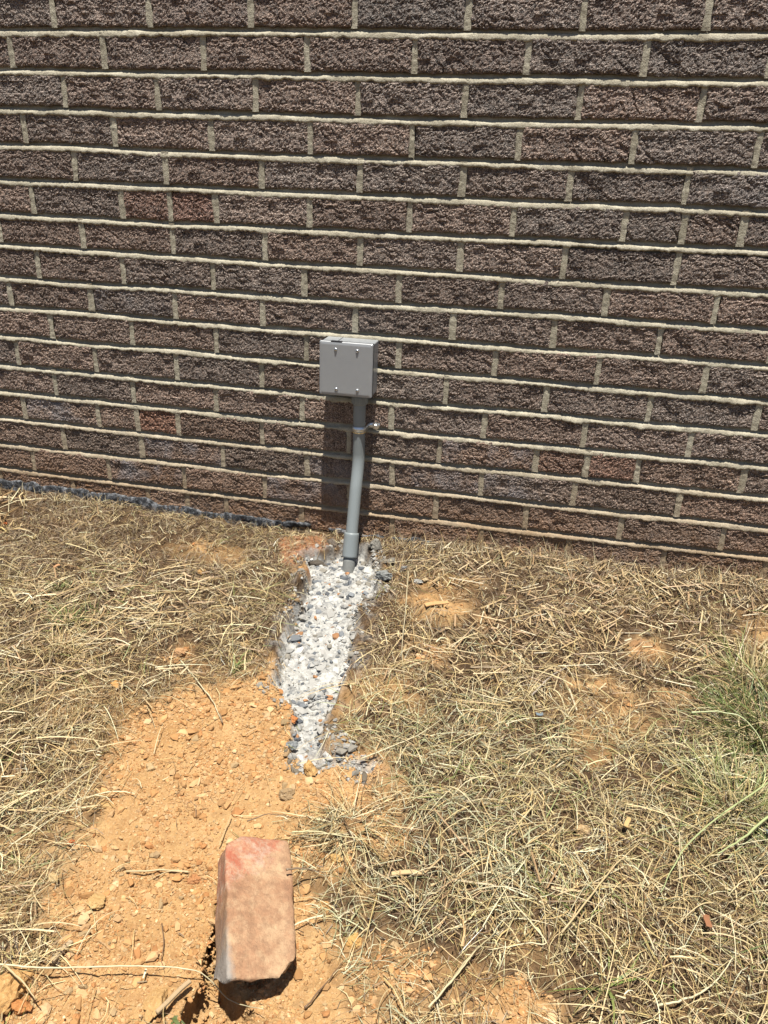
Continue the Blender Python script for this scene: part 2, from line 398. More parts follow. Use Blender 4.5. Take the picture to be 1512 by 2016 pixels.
BED = {0: (3, 2, 0), 1: (2, 0, 2), 2: (-1, -3, 2), 3: (-2, -5, -1), 4: (-1, -4, 3), 5: (-5, -3, 4), 6: (2, -5, -2), 7: (-2, -3, -2), 8: (1, -3, -1),
       9: (1, -2, 0), 10: (1, -3, 2), 11: (2, -4, 3), 12: (4, 0, 3), 13: (4, 4, 3), 14: (8, 4, 6), 15: (8, 2, 3)}
def bed_dz(n, x):
    """how far the bed joint under course n wanders from true level (metres)"""
    a, b, c = BED.get(n, (0, 0, 0))
    return np.interp(x, [-.2, .62, 1.4], [a, b, c]) * .0007 + vnoise(np.asarray(x) * 5.0, np.full(np.shape(x), n * 3.7), 71) * .0020
def course_joints(n):
    if n in JOINTS: J = list(JOINTS[n])
    else: J = [(-.002 if n % 2 == 0 else -.103) + k * PITCH for k in range(8)]
    rng = random.Random(n * 13 + 5)
    while J[0] > -3.0: J.insert(0, J[0] - PITCH + rng.uniform(-.002, .002))
    while J[-1] < 4.5: J.append(J[-1] + PITCH + rng.uniform(-.002, .002))
    return J
def brick_np(L, Hh, seed, nx, nz, D=.045, rough=1.0):
    """a rough faced brick, front at y=0 looking to -y, centred in x, bottom at z=0"""
    xs = np.linspace(-L / 2, L / 2, nx + 1); zs = np.linspace(0, Hh, nz + 1)
    X, Z = np.meshgrid(xs, zs); s = seed * 7.7
    ed = np.minimum(np.minimum(X + L / 2, L / 2 - X), np.minimum(Z, Hh - Z))
    f = fbm(X * 26 + s, Z * 44, 81, 3) * .0012 + fbm(X * 130 + s, Z * 150, 82, 2) * .0007 + vnoise(X * 430 + s, Z * 430, 83) * .00115
    # torn ridges of the drag-textured face
    rg = 1 - np.abs(fbm(X * 14 + s * 1.3, Z * 38 + X * 22, 85, 3)); f = f - cells(X * 38 + s, Z * 46, 87) * .0022 * (hash2(np.floor(X * 38 + s), np.floor(Z * 46), 88) > .85) - sstep(.92, 1.0, rg) * .0026 * sstep(0, .4, fbm(X * 20 + s, Z * 30, 86, 2))
    f = f * rough
    Yf = -f + .0022 * np.exp(-ed / .0022)
    # ragged outline
    nzv = fbm(X * 110 + s, Z * 110, 84, 3)
    ex = sstep(.006, 0, np.minimum(X + L / 2, L / 2 - X)); ez = sstep(.006, 0, np.minimum(Z, Hh - Z))
    X2 = X - np.sign(X) * ex * (nzv * .0024 + .0005); Z2 = Z + np.where(Z < Hh / 2, 1, -1) * ez * (nzv * .0024 + .0004)
    F0 = np.stack([X2, Yf, Z2], -1)
    n1, n2 = nx + 1, nz + 1; V = [F0.reshape(-1, 3)]; F = []
    idx = np.arange(n1 * n2).reshape(n2, n1)
    a = idx[:-1, :-1].ravel(); F.append(np.stack([a, a + 1, a + n1 + 1, a + n1], 1))
    loop = np.concatenate([idx[0, :], idx[1:, -1], idx[-1, -2::-1], idx[-2:0:-1, 0]])
    B = F0.reshape(-1, 3)[loop].copy(); B[:, 1] = .010; V.append(B); C = B.copy(); C[:, 1] = D; V.append(C)
    m = len(loop); b0 = n1 * n2; k = np.arange(m); k2 = (k + 1) % m
    F.append(np.stack([loop[k2], loop[k], b0 + k, b0 + k2], 1)); F.append(np.stack([b0 + k2, b0 + k, b0 + m + k, b0 + m + k2], 1))
    return np.concatenate(V), np.concatenate(F)
wall = empty('brick_wall', (0, 0, 0))
tag(wall, 'dark brown rough faced brick wall with cream mortar joints behind the grey box', 'wall')
protos = {}
def proto(L, seed):
    key = (round(L * 400), seed)
    if key not in protos:
        nx = max(18, int(L / .0022)); V, F = brick_np(L, BH, seed * 1.37 + L * 50, nx, 25)
        me = mesh_np('brick', V, F); me.materials.append(MB_)
        me.polygons.foreach_set('use_smooth', np.zeros(len(me.polygons), bool)); protos[key] = me
    return protos[key]
SPECIAL = {(5, 1): (1.12, .90, .82), (5, 2): (1.16, .88, .80), (12, 2): (1.2, .90, .78), (12, 7): (1.08, .93, .86), (12, 8): (1.12, .92, .86), (6, 8): (1.1, .9, .8)}
BLOOM = {(13, 3): .35, (13, 5): .55, (14, 3): .45, (12, 6): .45, (13, 1): .6, (12, 0): .5, (13, 4): .5, (14, 1): .6}
SV, SF, sc_off = [], [], 0
rb = random.Random(3)
for n in range(-22, 17):
    J = course_joints(n); zb = (15 - n) * CH + .0050
    real0 = min(range(len(J)), key=lambda k: abs(J[k] - (JOINTS[n][0] if n in JOINTS else 0)))
    for k in range(len(J) - 1):
        x0, x1 = J[k], J[k + 1]; L = x1 - x0 - .0100; xc = (x0 + x1) / 2
        near = -1 <= n <= 16 and -.55 < xc < 1.85
        dz = float(bed_dz(n, xc)); slope = float(bed_dz(n, x1) - bed_dz(n, x0)) / (x1 - x0)
        yoff = rb.uniform(-.0012, .0012)
        if near:
            me = proto(L if L < .15 else round(L / .0025) * .0025, rb.randrange(7))
            o = bpy.data.objects.new('brick', me); COL.objects.link(o); o.parent = wall
            o.location = (xc, yoff, zb + dz); o.rotation_euler = (rb.uniform(-.012, .012), -slope + rb.uniform(-.003, .003), rb.uniform(-.006, .006))
            v = rb.uniform(.84, 1.22); t = rb.uniform(-.04, .08)
            col = (v * (1 + t), v, v * (1 - t * .6))
            kk = (n, k - real0)
            if kk in SPECIAL: col = SPECIAL[kk]
            if n >= 12: col = (col[0] * 1.0, col[1] * .94, col[2] * .88)
            al = 1.0 - BLOOM.get(kk, 0) * 1.0 if kk in BLOOM else (1.0 if rb.random() < .93 else .8)
            o.color = (*col, al)
        else:
            V, F = brick_np(L, BH, rb.randrange(500), 8, 3)
            V = V + np.array([xc, yoff, zb + dz]); SV.append(V); SF.append(F + sc_off); sc_off += len(V)
o = link('outer_brick', mesh_np('outer_brick', np.concatenate(SV), np.concatenate(SF)), MB_, wall)
tag(o, kind='stuff')

def build_mortar():
    V, F, off = [], [], 0
    def strip(P):                                    # P: (rows, cols, 3)
        nonlocal off
        r, c = P.shape[:2]; i = (np.arange(r - 1)[:, None] * c + np.arange(c - 1)[None]).ravel()
        V.append(P.reshape(-1, 3)); F.append(off + np.stack([i, i + 1, i + c + 1, i + c], 1)); off += r * c
    # bed joints: raked in the shade under the upper brick, sloping out to a ragged lip on the lower one
    prof = np.array([(-.0034, .0070), (-.0030, .0010), (-.0020, -.0001), (-.0008, -.0006), (.0006, -.0002), (.0020, .0005), (.0034, .0016), (.0044, .0030), (.0056, .0062), (.0090, .0088), (.0125, .0092), (.0140, .0115)])
    for n in range(-21, 17):
        zb = (15 - n) * CH; fine = -1 <= n <= 15
        xs = np.concatenate([np.arange(-3, -.55, .05), np.arange(-.55, 1.85, .0030 if fine else .03), np.arange(1.85, 4.4, .05)])
        X = np.tile(xs, (len(prof), 1)); pz = prof[:, 0][:, None]; py = prof[:, 1][:, None]
        lip = fbm(xs * 55, xs * 0 + n * 9.1, 91, 4)[None]; wav = fbm(xs * 9, xs * 0 + n * 5.3, 92, 3)[None]; fn = vnoise(X * 330, pz * 330 + n * 3, 93); fr = vnoise(xs * 260, xs * 0 + n * 2.2, 98)[None]; wv2 = fbm(xs * 14, xs * 0 + n * 4.1, 99, 4)[None]
        low = sstep(.0046, .0, pz); mt = sstep(.010, .003, pz)
        Z = zb - .0070 + pz + bed_dz(n, xs)[None] + low * (lip * .0026 + wav * .0018) - low * sstep(.003, -.002, pz) * (.0016 + fr * .0016) + mt * (1 - low) * (wv2 * .0036 + .0004) + fn * .0005
        Y = py - low * (lip * .0016 + .0003 + wav * .0005 + fr * .0005) + fn * .0006 + (1 - low) * wav * .0006
        # heavy snots of mortar here and there
        sn = np.maximum(0, vnoise(xs * 23, xs * 0 + n * 1.9, 94) - .80)[None] * 9; Y = Y - sn * .0022 * low; Z = Z - sn * .001 * low
        strip(np.stack([X, Y, Z], -1))
    # head joints
    rr = random.Random(9)
    for n in range(-21, 17):
        for xj in course_joints(n):
            fine = -1 <= n <= 16 and -.55 < xj < 1.85
            r, c = (24, 7) if fine else (2, 2)
            zs = np.linspace(0.003, BH + .009, r) + (15 - n) * CH; ts = np.linspace(-1, 1, c)
            T, Z = np.meshgrid(ts, zs); hw = .0064 + fbm(Z * 60, Z * 0 + xj * 9, 95, 3) * .0016 + rr.uniform(-.0008, .0012)
            X = xj + T * hw + (vnoise(Z * 16, Z * 0 + xj * 31, 96)) * .0018
            Y = .0006 + (1 - np.abs(T) ** 2) * .0004 + np.abs(T) ** 4 * .0012 + fbm(X * 160, Z * 160, 97, 3) * .0010 + rr.uniform(-.0002, .0012)
            strip(np.stack([X, Y, Z + float(bed_dz(n, xj))], -1))
    # solid backing behind the joints, out to a thick wall
    me = mesh_np('mortar', np.concatenate(V), np.concatenate(F))
    o = link('mortar', me, MM_, wall, smooth=True); return o
build_mortar()
link('wall_core', bm_mesh('wall_core', bev_box(-3.1, 4.5, .0125, .22, -.10, 2.55, 0)), MM_, wall)

# ------------------------------------------------------------------ black damp membrane showing at the wall base
def flashing(x0, x1, z0, z1, hgt, label, seed):
    xs = np.arange(x0, x1, .004); pr = np.array([(.006, 1.0), (-.0010, 1.0), (-.0026, .92), (-.0030, .5), (-.0034, .1), (-.004, -.6), (.004, -.7)])
    X = np.tile(xs, (len(pr), 1)); e = sstep(0, .04, xs - x0) * sstep(0, .22, x1 - xs)
    top = np.interp(xs, [x0, x1], [z0, z1]) + fbm(xs * 22, xs * 0 + seed, 101, 4) * .012
    Z = top[None] + (pr[:, 1][:, None] - 1) * hgt * (e[None] * .8 + .2) ; Y = pr[:, 0][:, None] * np.ones_like(X) + fbm(X * 60, Z * 90, 102 + seed, 4) * .004 + vnoise(X * 300, Z * 300, 107) * .0012
    r, c = X.shape; i = (np.arange(r - 1)[:, None] * c + np.arange(c - 1)[None]).ravel()
    o = link('flashing_strip', mesh_np('flashing', np.stack([X, Y, Z], -1).reshape(-1, 3), np.stack([i, i + 1, i + c + 1, i + c], 1)), M_flash, smooth=True)
    tag(o, label, 'flashing', 'black flashing strips at the foot of the wall')
flashing(-.52, .52, .053, .019, .028, 'long torn black flashing strip along the wall base left of the conduit', 1)
flashing(.56, .98, .012, .012, .014, 'short thin black flashing strip at the wall base beside and right of the conduit', 2)

# ------------------------------------------------------------------ junction box
bx0, bx1 = B_BOX; bzt, bzb, byf = .4660, .3540, -.0620
box = empty('junction_box', ((bx0 + bx1) / 2, 0, bzb)); BO = Vector(box.location)
tag(box, 'square grey electrical junction box with screwed cover on the brick wall', 'junction box')
def at_box(me_or_bm, name, mat, parent=box, smooth=False, off=BO):
    me = me_or_bm if isinstance(me_or_bm, bpy.types.Mesh) else bm_mesh(name, me_or_bm)
    me.transform(Matrix.Translation(-off)); return link(name, me, mat, parent, smooth)
at_box(bev_box(bx0 + .0015, bx1 - .0015, byf + .0085, -.0015, bzb + .0015, bzt - .0015, .003, 3), 'body', M_box, smooth=False)
at_box(bev_box(bx0 - .0009, bx1 + .0006, byf + .0056, byf + .0082, bzb - .0006, bzt + .0004, .0005, 1), 'gasket', M_gasket_shade)
# pry notch at the top of the cover seam: its shade, put in as a solid black block
at_box(bev_box(bx0 + .024, bx0 + .048, byf + .0004, byf + .0085, bzt - .0016, bzt + .0012, .0013, 2), 'notch', M_gasket_shade)
def cover_mesh():
    # pan shaped cover: flat face, sloping bevel, short rim turned back
    rings = [(0, .0058), (0, .0022), (.0012, .0007), (.0048, 0), (.0065, -.0002)]; V = []; F = []
    def ring(ins, y, r, n=5):
        pts = []
        for cx, cz, a0 in ((bx1 - ins - r, bzt - ins - r, 0), (bx0 + ins + r, bzt - ins - r, 90), (bx0 + ins + r, bzb + ins + r, 180), (bx1 - ins - r, bzb + ins + r, 270)):
            for k in range(n):
                a = R(a0 + 90 * k / (n - 1)); pts.append((cx + r * math.cos(a), byf + y, cz + r * math.sin(a)))
        return pts
    for ins, y in rings: V += ring(ins, y, max(.0032 - ins * .2, .001))
    m = 20
    for i in range(len(rings) - 1):
        for k in range(m): F.append((i * m + k, (i + 1) * m + k, (i + 1) * m + (k + 1) % m, i * m + (k + 1) % m))
    F.append(tuple(range((len(rings) - 1) * m, len(rings) * m))[::-1]); F.append(tuple(range(m)))
    me = bpy.data.meshes.new('cover'); me.from_pydata(V, [], F); me.update()
    b = bmesh.new(); b.from_mesh(me); bmesh.ops.recalc_face_normals(b, faces=b.faces); b.to_mesh(me); b.free(); return me
cover = at_box(cover_mesh(), 'cover', M_cover)
def screw_mesh(cx, cz, ang):
    bm = bmesh.new(); prof = [(.0034, 0), (.0034, .0008), (.0028, .0017), (.0014, .0023), (0.0003, .0025)]; rings = []
    for r, h in prof: rings.append([bm.verts.new((r * math.cos(2 * math.pi * k / 16), -h, r * math.sin(2 * math.pi * k / 16))) for k in range(16)])
    for i in range(len(rings) - 1):
        for k in range(16): bm.faces.new((rings[i][k], rings[i + 1][k], rings[i + 1][(k + 1) % 16], rings[i][(k + 1) % 16]))
    bm.faces.new(rings[-1]); bm.faces.new(rings[0][::-1])
    bmesh.ops.recalc_face_normals(bm, faces=bm.faces)
    me = bm_mesh('screw', bm); me.transform(Matrix.Translation((cx, byf - .0001, cz)) @ Matrix.Rotation(ang, 4, 'Y')); return me
for i, (u, v) in enumerate(((661, 688), (703.5, 691), (662, 766), (703.5, 769))):
    p = wall_point(u, v, byf)
    s = at_box(screw_mesh(p[0], p[2], R(20 + 31 * i)), 'screw', M_steel, cover, True)
    for q, a in enumerate((0, 90)):
        sl = bev_box(-.0019, .0019, -.0028, -.0021, -.00035, .00035, 0); me = bm_mesh('cross_slot', sl)
        me.transform(Matrix.Translation((p[0], byf - .0001, p[2])) @ Matrix.Rotation(R(a + 20 + 31 * i), 4, 'Y')); at_box(me, 'cross_slot', M_gasket_shade, cover)
# illegible two-row stamp pressed in the cover
bm = bmesh.new(); rs = random.Random(5)
for row, zc in enumerate((wall_point(680, 705, byf)[2], wall_point(680, 710, byf)[2])):
    for k in range(13):
        if rs.random() < .15: continue
        xx = wall_point(666 + row * 3, 705, byf)[0] + k * .0022
        b2 = bev_box(xx, xx + rs.uniform(.0006, .0014), byf - .00035, byf + .0001, zc - .0009, zc + .0009, 0)
        tmp = bm_mesh('t', b2); bm.from_mesh(tmp); bpy.data.meshes.remove(tmp)
at_box(bm, 'embossed_stamp', M_cover, cover)
# knock-out seam on the top of the body
at_box(bev_box(.589, .5898, -.048, -.004, bzt - .0018, bzt - .0008, 0), 'top_seam', M_gasket_shade)

# ------------------------------------------------------------------ conduit
cx0 = .6345
cond = empty('electrical_conduit', (cx0 + .003, -.09, -.045)); CO = Vector(cond.location)
tag(cond, 'grey plastic electrical conduit running from the junction box down into the concrete', 'conduit')
r0 = .01335
def cpt(z):
    """centre line: straight under the box, leaning out from the wall lower down"""
    t = max(0.0, min(1.0, (.262 - z) / .12)); t2 = t * t * (3 - 2 * t)
    lin = max(0.0, .215 - z) * .345
    y = -.0300 - lin * (t2 if z > .142 else 1)
    return (cx0 - .0010 * 0 + .0028 * max(0, (.30 - z)) / .33, y, z)
zs = np.concatenate([np.linspace(.345, .27, 6), np.linspace(.262, .035, 29)])
at_box(tube([cpt(z) for z in zs], [r0] * len(zs), 32), 'pipe', M_pipe, cond, True, CO)
zz = [.352, .348, .334, .3325, .331]; at_box(tube([cpt(z) for z in zz], [.0162, .0172, .0168, .0160, .0140], 32), 'box_adapter', M_pipe, cond, True, CO)
for k in range(12):                                    # ribs of the adapter
    a = 2 * math.pi * k / 12; c = cpt(.341)
    at_box(bev_box(c[0] + .0168 * math.cos(a) - .0011, c[0] + .0168 * math.cos(a) + .0011, c[1] + .0168 * math.sin(a) - .0011, c[1] + .0168 * math.sin(a) + .0011, .3345, .3475, .0004, 1), 'rib', M_pipe, cond, False, CO)
cz0, cz1 = .050, .001
zz = [cz0 + .0035, cz0 + .0034, cz0 + .0028, cz0 + .0017, cz0, cz0 - .002, cz0 - .006, cz1 + .004, cz1 + .001, cz1]; rr_ = [.0130, .0142, .0154, .0162, .0166, .0167, .0167, .0167, .0169, .0150]
at_box(tube([cpt(z) for z in zz], rr_, 32, False), 'coupling', M_pipe, cond, True, CO)
zz = list(np.linspace(.004, -.075, 8)); at_box(tube([cpt(z) for z in zz], [.0137] * 8, 32), 'lower_pipe', M_pipeold, cond, True, CO)

# strap
st = empty('conduit_strap', (cx0, -.0015, .2775)); SO = Vector(st.location)
tag(st, 'shiny zinc one hole strap clamping the upper conduit to the wall', 'pipe strap')
sc0 = cpt(.2775)
def strap_band(hw, th, r):
    V, F = [], []; pth = [(sc0[0] - r, .0005)] + [(sc0[0] + r * math.cos(R(a)), sc0[1] - r * math.sin(R(a))) for a in range(180, -1, -10)] + [(sc0[0] + r, sc0[1] * .5), (sc0[0] + r + .0015, -.0035), (sc0[0] + r + .005, -.0018), (sc0[0] + r + .024, -.0018)]
    bm = bmesh.new(); rows = []
    for i, (x, y) in enumerate(pth):
        a = pth[max(i - 1, 0)]; b = pth[min(i + 1, len(pth) - 1)]; t = Vector((b[0] - a[0], b[1] - a[1])).normalized(); nn = Vector((-t.y, t.x)) * th
        dome = .0006
        rows.append([bm.verts.new((x, y, .2775 - hw)), bm.verts.new((x - nn.x * .4, y - nn.y * .4, .2775)), bm.verts.new((x, y, .2775 + hw)), bm.verts.new((x + nn.x, y + nn.y, .2775 + hw)), bm.verts.new((x + nn.x, y + nn.y, .2775 - hw))])
    for i in range(len(rows) - 1):
        for k in range(5): bm.faces.new((rows[i][k], rows[i][(k + 1) % 5], rows[i + 1][(k + 1) % 5], rows[i + 1][k]))
    bm.faces.new(rows[0]); bm.faces.new(rows[-1][::-1]); bmesh.ops.recalc_face_normals(bm, faces=bm.faces); return bm
at_box(strap_band(.0058, .0010, r0 + .0016), 'band', M_steel, st, True, SO)
at_box(tube([(sc0[0], sc0[1], .2722), (sc0[0], sc0[1], .2715), (sc0[0], sc0[1], .2692), (sc0[0], sc0[1], .2685)], [r0 + .0005, r0 + .0016, r0 + .0016, r0 + .0005], 32), 'lower_lip', M_brass, st, True, SO)
hx = sc0[0] + r0 + .0170
me = tube([(hx, -.0018, .2775), (hx, -.0034, .2775), (hx, -.0036, .2775), (hx, -.0075, .2775), (hx, -.0086, .2775)], [.0078, .0078, .0046, .0046, .0036], 12); at_box(me, 'screw_head', M_steel, st, False, SO)

# ------------------------------------------------------------------ loose brick
def loose_brick():
    L, W, T = .184, .082, .056
    bm = bmesh.new(); bmesh.ops.create_cube(bm, size=1)
    for v in bm.verts: v.co = Vector((v.co.x * W, v.co.y * L, v.co.z * T))
    bmesh.ops.subdivide_edges(bm, edges=bm.edges[:], cuts=31, use_grid_fill=True)
    P = np.array([v.co[:] for v in bm.verts])
    # round the edges: soft box distance
    r = .0045; Q = np.clip(P, [-W / 2 + r, -L / 2 + r, -T / 2 + r], [W / 2 - r, L / 2 - r, T / 2 - r]); D = P - Q; ln = np.linalg.norm(D, axis=1, keepdims=True); D = np.where(ln > 1e-9, D / np.maximum(ln, 1e-9), 0)
    P = Q + D * r
    # far left corner rounded off, near right corner broken away
    def cut(P, n, d, soft, amp, seed):
        n = np.array(n, float); n /= np.linalg.norm(n); s = P @ n + fbm(P[:, 0] * 55 + P[:, 2] * 30, P[:, 1] * 55, seed, 3) * amp
        ov = np.maximum(0, s - d); return P - n[None] * (ov * soft)[:, None]
    P = cut(P, (1, -.9, -.3), .0640, 1.0, .006, 111)
    P = cut(P, (1, -.35, 0), .0610, .9, .003, 115)
    P = cut(P, (-.8, .9, .35), .0860, .9, .003, 112)
    P = cut(P, (.15, -1, -.7), .0580, 1.0, .005, 113)
    P = cut(P, (1, .9, .2), .0925, .8, .003, 114)
    P[:, 2] += fbm(P[:, 0] * 22, P[:, 1] * 18, 116, 3) * .0034 * (P[:, 2] > 0); P[:, 0] += fbm(P[:, 1] * 30, P[:, 2] * 30, 119, 3) * .0030 * np.sign(P[:, 0]) ; P += (fbm(P[:, 0] * 160 + P[:, 2] * 90, P[:, 1] * 160, 117, 2) * .0004)[:, None]
    for v, q in zip(bm.verts, P): v.co = q
    o = link('loose_brick', bm_mesh('loose_brick', bm), M_loose, smooth=True)
    far = Vector((.714, -.879, -.012)); near = Vector((.780, -1.042, -.026))
    ax = (far - near).normalized(); right = ax.cross(Vector((0, 0, 1))).normalized(); up = right.cross(ax)
    roll = R(17); r2 = right * math.cos(roll) - up * math.sin(roll); u2 = up * math.cos(roll) + right * math.sin(roll)
    M = Matrix((( r2.x, ax.x, u2.x), (r2.y, ax.y, u2.y), (r2.z, ax.z, u2.z)))
    ctr = (far + near) / 2 - u2 * (T / 2)
    o.matrix_world = Matrix.Translation(ctr) @ M.to_4x4()
    tag(o, 'loose worn reddish tan brick with a chipped corner propped on the orange soil', 'brick'); return o
LB = loose_brick()

# ------------------------------------------------------------------ lumps
def lump(seed, flat=.7, sub=2, rough=.18):
    bm = bmesh.new(); bmesh.ops.create_icosphere(bm, subdivisions=sub, radius=1); rg = random.Random(seed)
    cuts = [(Vector((rg.gauss(0, 1), rg.gauss(0, 1), rg.gauss(0, 1))).normalized(), rg.uniform(.42, .8)) for _ in range(9)]
    for v in bm.verts:
        for nn, d in cuts:
            s = v.co.dot(nn)
            if s > d: v.co -= nn * (s - d) * .9
        v.co *= 1 + rough * rg.uniform(-1, 1) * .5; v.co.z *= flat
    return bm
def small_np(seed, sub=1):
    rg = np.random.default_rng(seed); g = (1 + 5 ** .5) / 2
    V = np.array([(-1, g, 0), (1, g, 0), (-1, -g, 0), (1, -g, 0), (0, -1, g), (0, 1, g), (0, -1, -g), (0, 1, -g), (g, 0, -1), (g, 0, 1), (-g, 0, -1), (-g, 0, 1)]) / 1.902
    V = V * rg.uniform(.62, 1.12, (12, 1)) + rg.normal(0, .09, (12, 3)); V[:, 2] *= .72
    F = np.array([(0, 11, 5), (0, 5, 1), (0, 1, 7), (0, 7, 10), (0, 10, 11), (1, 5, 9), (5, 11, 4), (11, 10, 2), (10, 7, 6), (7, 1, 8), (3, 9, 4), (3, 4, 2), (3, 2, 6), (3, 6, 8), (3, 8, 9), (4, 9, 5), (2, 4, 11), (6, 2, 10), (8, 6, 7), (9, 8, 1)])
    return V, F
PROT = [small_np(s) for s in range(16)]
def scatter_lumps(name, P, S, col, mat, emb=.25):
    """P: Nx2 positions, S: sizes, col: Nx3"""
    Z = gz(P[:, 0], P[:, 1]); V, F, C, off = [], [], [], 0; rg = RNG
    pick = rg.integers(0, len(PROT), len(P)); a = rg.uniform(0, 6.28, len(P)); st_ = rg.uniform(.6, 1.6, (len(P), 2))
    for k, (pv, pf) in enumerate(PROT):
        m = np.where(pick == k)[0]
        if not len(m): continue
        c, s = np.cos(a[m])[:, None], np.sin(a[m])[:, None]; q = pv[None] * S[m][:, None, None]
        x = q[..., 0] * st_[m][:, 0:1]; y = q[..., 1] * st_[m][:, 1:2]
        W_ = np.stack([x * c - y * s + P[m, 0:1], x * s + y * c + P[m, 1:2], q[..., 2] + (Z[m] + S[m] * .75 * (1 - emb * 2) * .6)[:, None]], -1)
        V.append(W_.reshape(-1, 3)); F.append((off + (np.arange(len(m)) * len(pv))[:, None, None] + pf[None]).reshape(-1, 3)); off += len(m) * len(pv)
        C.append(np.repeat(col[m], len(pv), 0))
    o = link(name, mesh_np(name, np.concatenate(V), np.concatenate(F), np.concatenate(C)), mat); tag(o, kind='stuff'); o.data.polygons.foreach_set('use_smooth', np.zeros(len(o.data.polygons), bool)); return o
M_crumb = mat_vcol('soil_crumb', .95, .1, .12, 300)
def rand_xy(n, x0=-.55, x1=1.85, y0=-1.42, y1=-.01):
    return np.stack([RNG.uniform(x0, x1, n), RNG.uniform(y0, y1, n)], 1)
def mixcols(n, pal, w=None, jit=.12):
    pal = np.array(pal); i = RNG.choice(len(pal), n, p=w); c = pal[i] * (1 + RNG.normal(0, jit, (n, 1))); return np.clip(c, .01, .9)
DIRTP = [(.56, .32, .14), (.62, .385, .19), (.49, .26, .105), (.68, .46, .25), (.50, .24, .095), (.46, .32, .17)]
P = rand_xy(150000, .05, 1.1, -1.42, -.4); P = np.concatenate([P, rand_xy(30000)]); dc, dd, sp, red = areas(P[:, 0], P[:, 1]); clump = fbm(P[:, 0] * 14, P[:, 1] * 14, 121, 3)
keep = (np.maximum(np.maximum(dd, sp), sdist(A_red, P[:, 0], P[:, 1])) > -.012) & (dc < .002) & (RNG.random(len(P)) < sstep(-.5, .4, clump) * .8 + .1); P = P[keep]
S = .0010 + RNG.pareto(3.0, len(P)) * .0012; S = np.clip(S, .0010, .0065)
tag(scatter_lumps('soil_crumbs', P, S, mixcols(len(P), DIRTP, [.3, .25, .2, .1, .1, .05]) * (1 - np.clip(red[keep], 0, 1)[:, None] * np.array([.1, .35, .4])), M_crumb), 'orange soil crumbs strewn over the bare earth patch')
P = rand_xy(30000, .35, .95, -.85, -.02); dc, dd, sp, red = areas(P[:, 0], P[:, 1]); keep = (dc > .002) & (RNG.random(len(P)) < .34); P = P[keep]
S = np.clip(.0014 + RNG.pareto(2.4, len(P)) * .0024, .001, .0095)
tag(scatter_lumps('concrete_gravel', P, S, mixcols(len(P), [(.46, .455, .43), (.62, .605, .57), (.23, .25, .27), (.13, .145, .165), (.30, .28, .24), (.42, .22, .11)], [.34, .2, .16, .16, .11, .03]), M_crumb, .60), 'grey gravel and aggregate set in the poured concrete')
# crumbly cement lumps along the trench rim
P = rand_xy(60000, .35, .95, -.85, -.01); dc, dd, sp, red = areas(P[:, 0], P[:, 1]); keep = (dc > -.03) & (dc < .006) & (RNG.random(len(P)) < .8 * sstep(-.1, .4, fbm(P[:, 0] * 30, P[:, 1] * 30, 125, 2))); P = P[keep]
S = np.clip(.0012 + RNG.pareto(2.6, len(P)) * .0016, .001, .007)
tag(scatter_lumps('cement_crumbs', P, S, mixcols(len(P), [(.44, .43, .40), (.30, .28, .24), (.20, .17, .13), (.36, .24, .13)], [.45, .25, .2, .1]), M_crumb), 'pale cement crumbs along the rim of the trench')

def rubble_bm(rx, ry, rz, seed):
    bm = lump(seed, 1, 4, 0)
    P = np.array([q.co[:] for q in bm.verts]); s_ = seed * 3.1
    f = 1 + .28 * fbm(P[:, 0] * 2 + s_, P[:, 1] * 2 + P[:, 2] * 1.7, 151, 3) + .16 * fbm(P[:, 0] * 7 + P[:, 2] * 5, P[:, 1] * 7 + s_, 152, 3) + .05 * vnoise(P[:, 0] * 19 + P[:, 2] * 13, P[:, 1] * 19, 153)
    P = P * f[:, None] * np.array([rx, ry, rz])
    for q, c in zip(bm.verts, P): q.co = c
    return bm
def one_lump(name, u, v, rx, ry, rz, rot, mat, col, label, cat, group=None, seed=0, emb=.3, dz=0):
    x, y = ground_point(u, v); z = float(gz(np.array([x]), np.array([y]))[0])
    bm = rubble_bm(rx, ry, rz, seed + 31)
    o = link(name, bm_mesh(name, bm), mat); o.location = (x, y, z + rz * (1 - 2 * emb) + dz); o.rotation_euler = (random.uniform(-.15, .15), random.uniform(-.15, .15), R(rot)); o.color = (*col, 1)
    tag(o, label, cat, group); return o
CG = 'larger clods lying on the ground'
one_lump('soil_clod', 295, 1509, .011, .008, .006, 55, M_clod, (1.0, 1.15, 1.3), 'pale tan egg shaped stone alone in the middle of the orange earth', 'stone', CG, 1, .15)
one_lump('soil_clod', 107, 1746, .011, .007, .006, -50, M_clod, (1.1, 1.3, 1.4), 'small pale yellow stone on the soil beside the lower left grass', 'stone', CG, 2, .15)
one_lump('soil_clod', 4, 1975, .024, .034, .020, -25, M_clod, (1.1, 1.05, .9), 'big orange soil block in the bottom left corner', 'clod', CG, 3, .35)
one_lump('soil_clod', 48, 2000, .016, .012, .008, 10, M_clod, (1.0, .72, .55), 'deep orange soil lump right of the corner block', 'clod', CG, 4)
one_lump('soil_clod', 353, 1297, .016, .012, .008, 20, M_clod, (.95, .9, .95), 'tan soil clod half buried in straw above the bare earth', 'clod', CG, 5)
one_lump('soil_clod', 482, 1280, .012, .012, .010, 0, M_clod, (1.05, 1.15, 1.1), 'yellowish clod on the straw left of the concrete trench', 'clod', CG, 6)
one_lump('soil_clod', 400, 1133, .012, .008, .007, 10, M_clod, (1.1, 1.05, .9), 'orange clod in the grey grass up by the wall left of the conduit', 'clod', CG, 7)
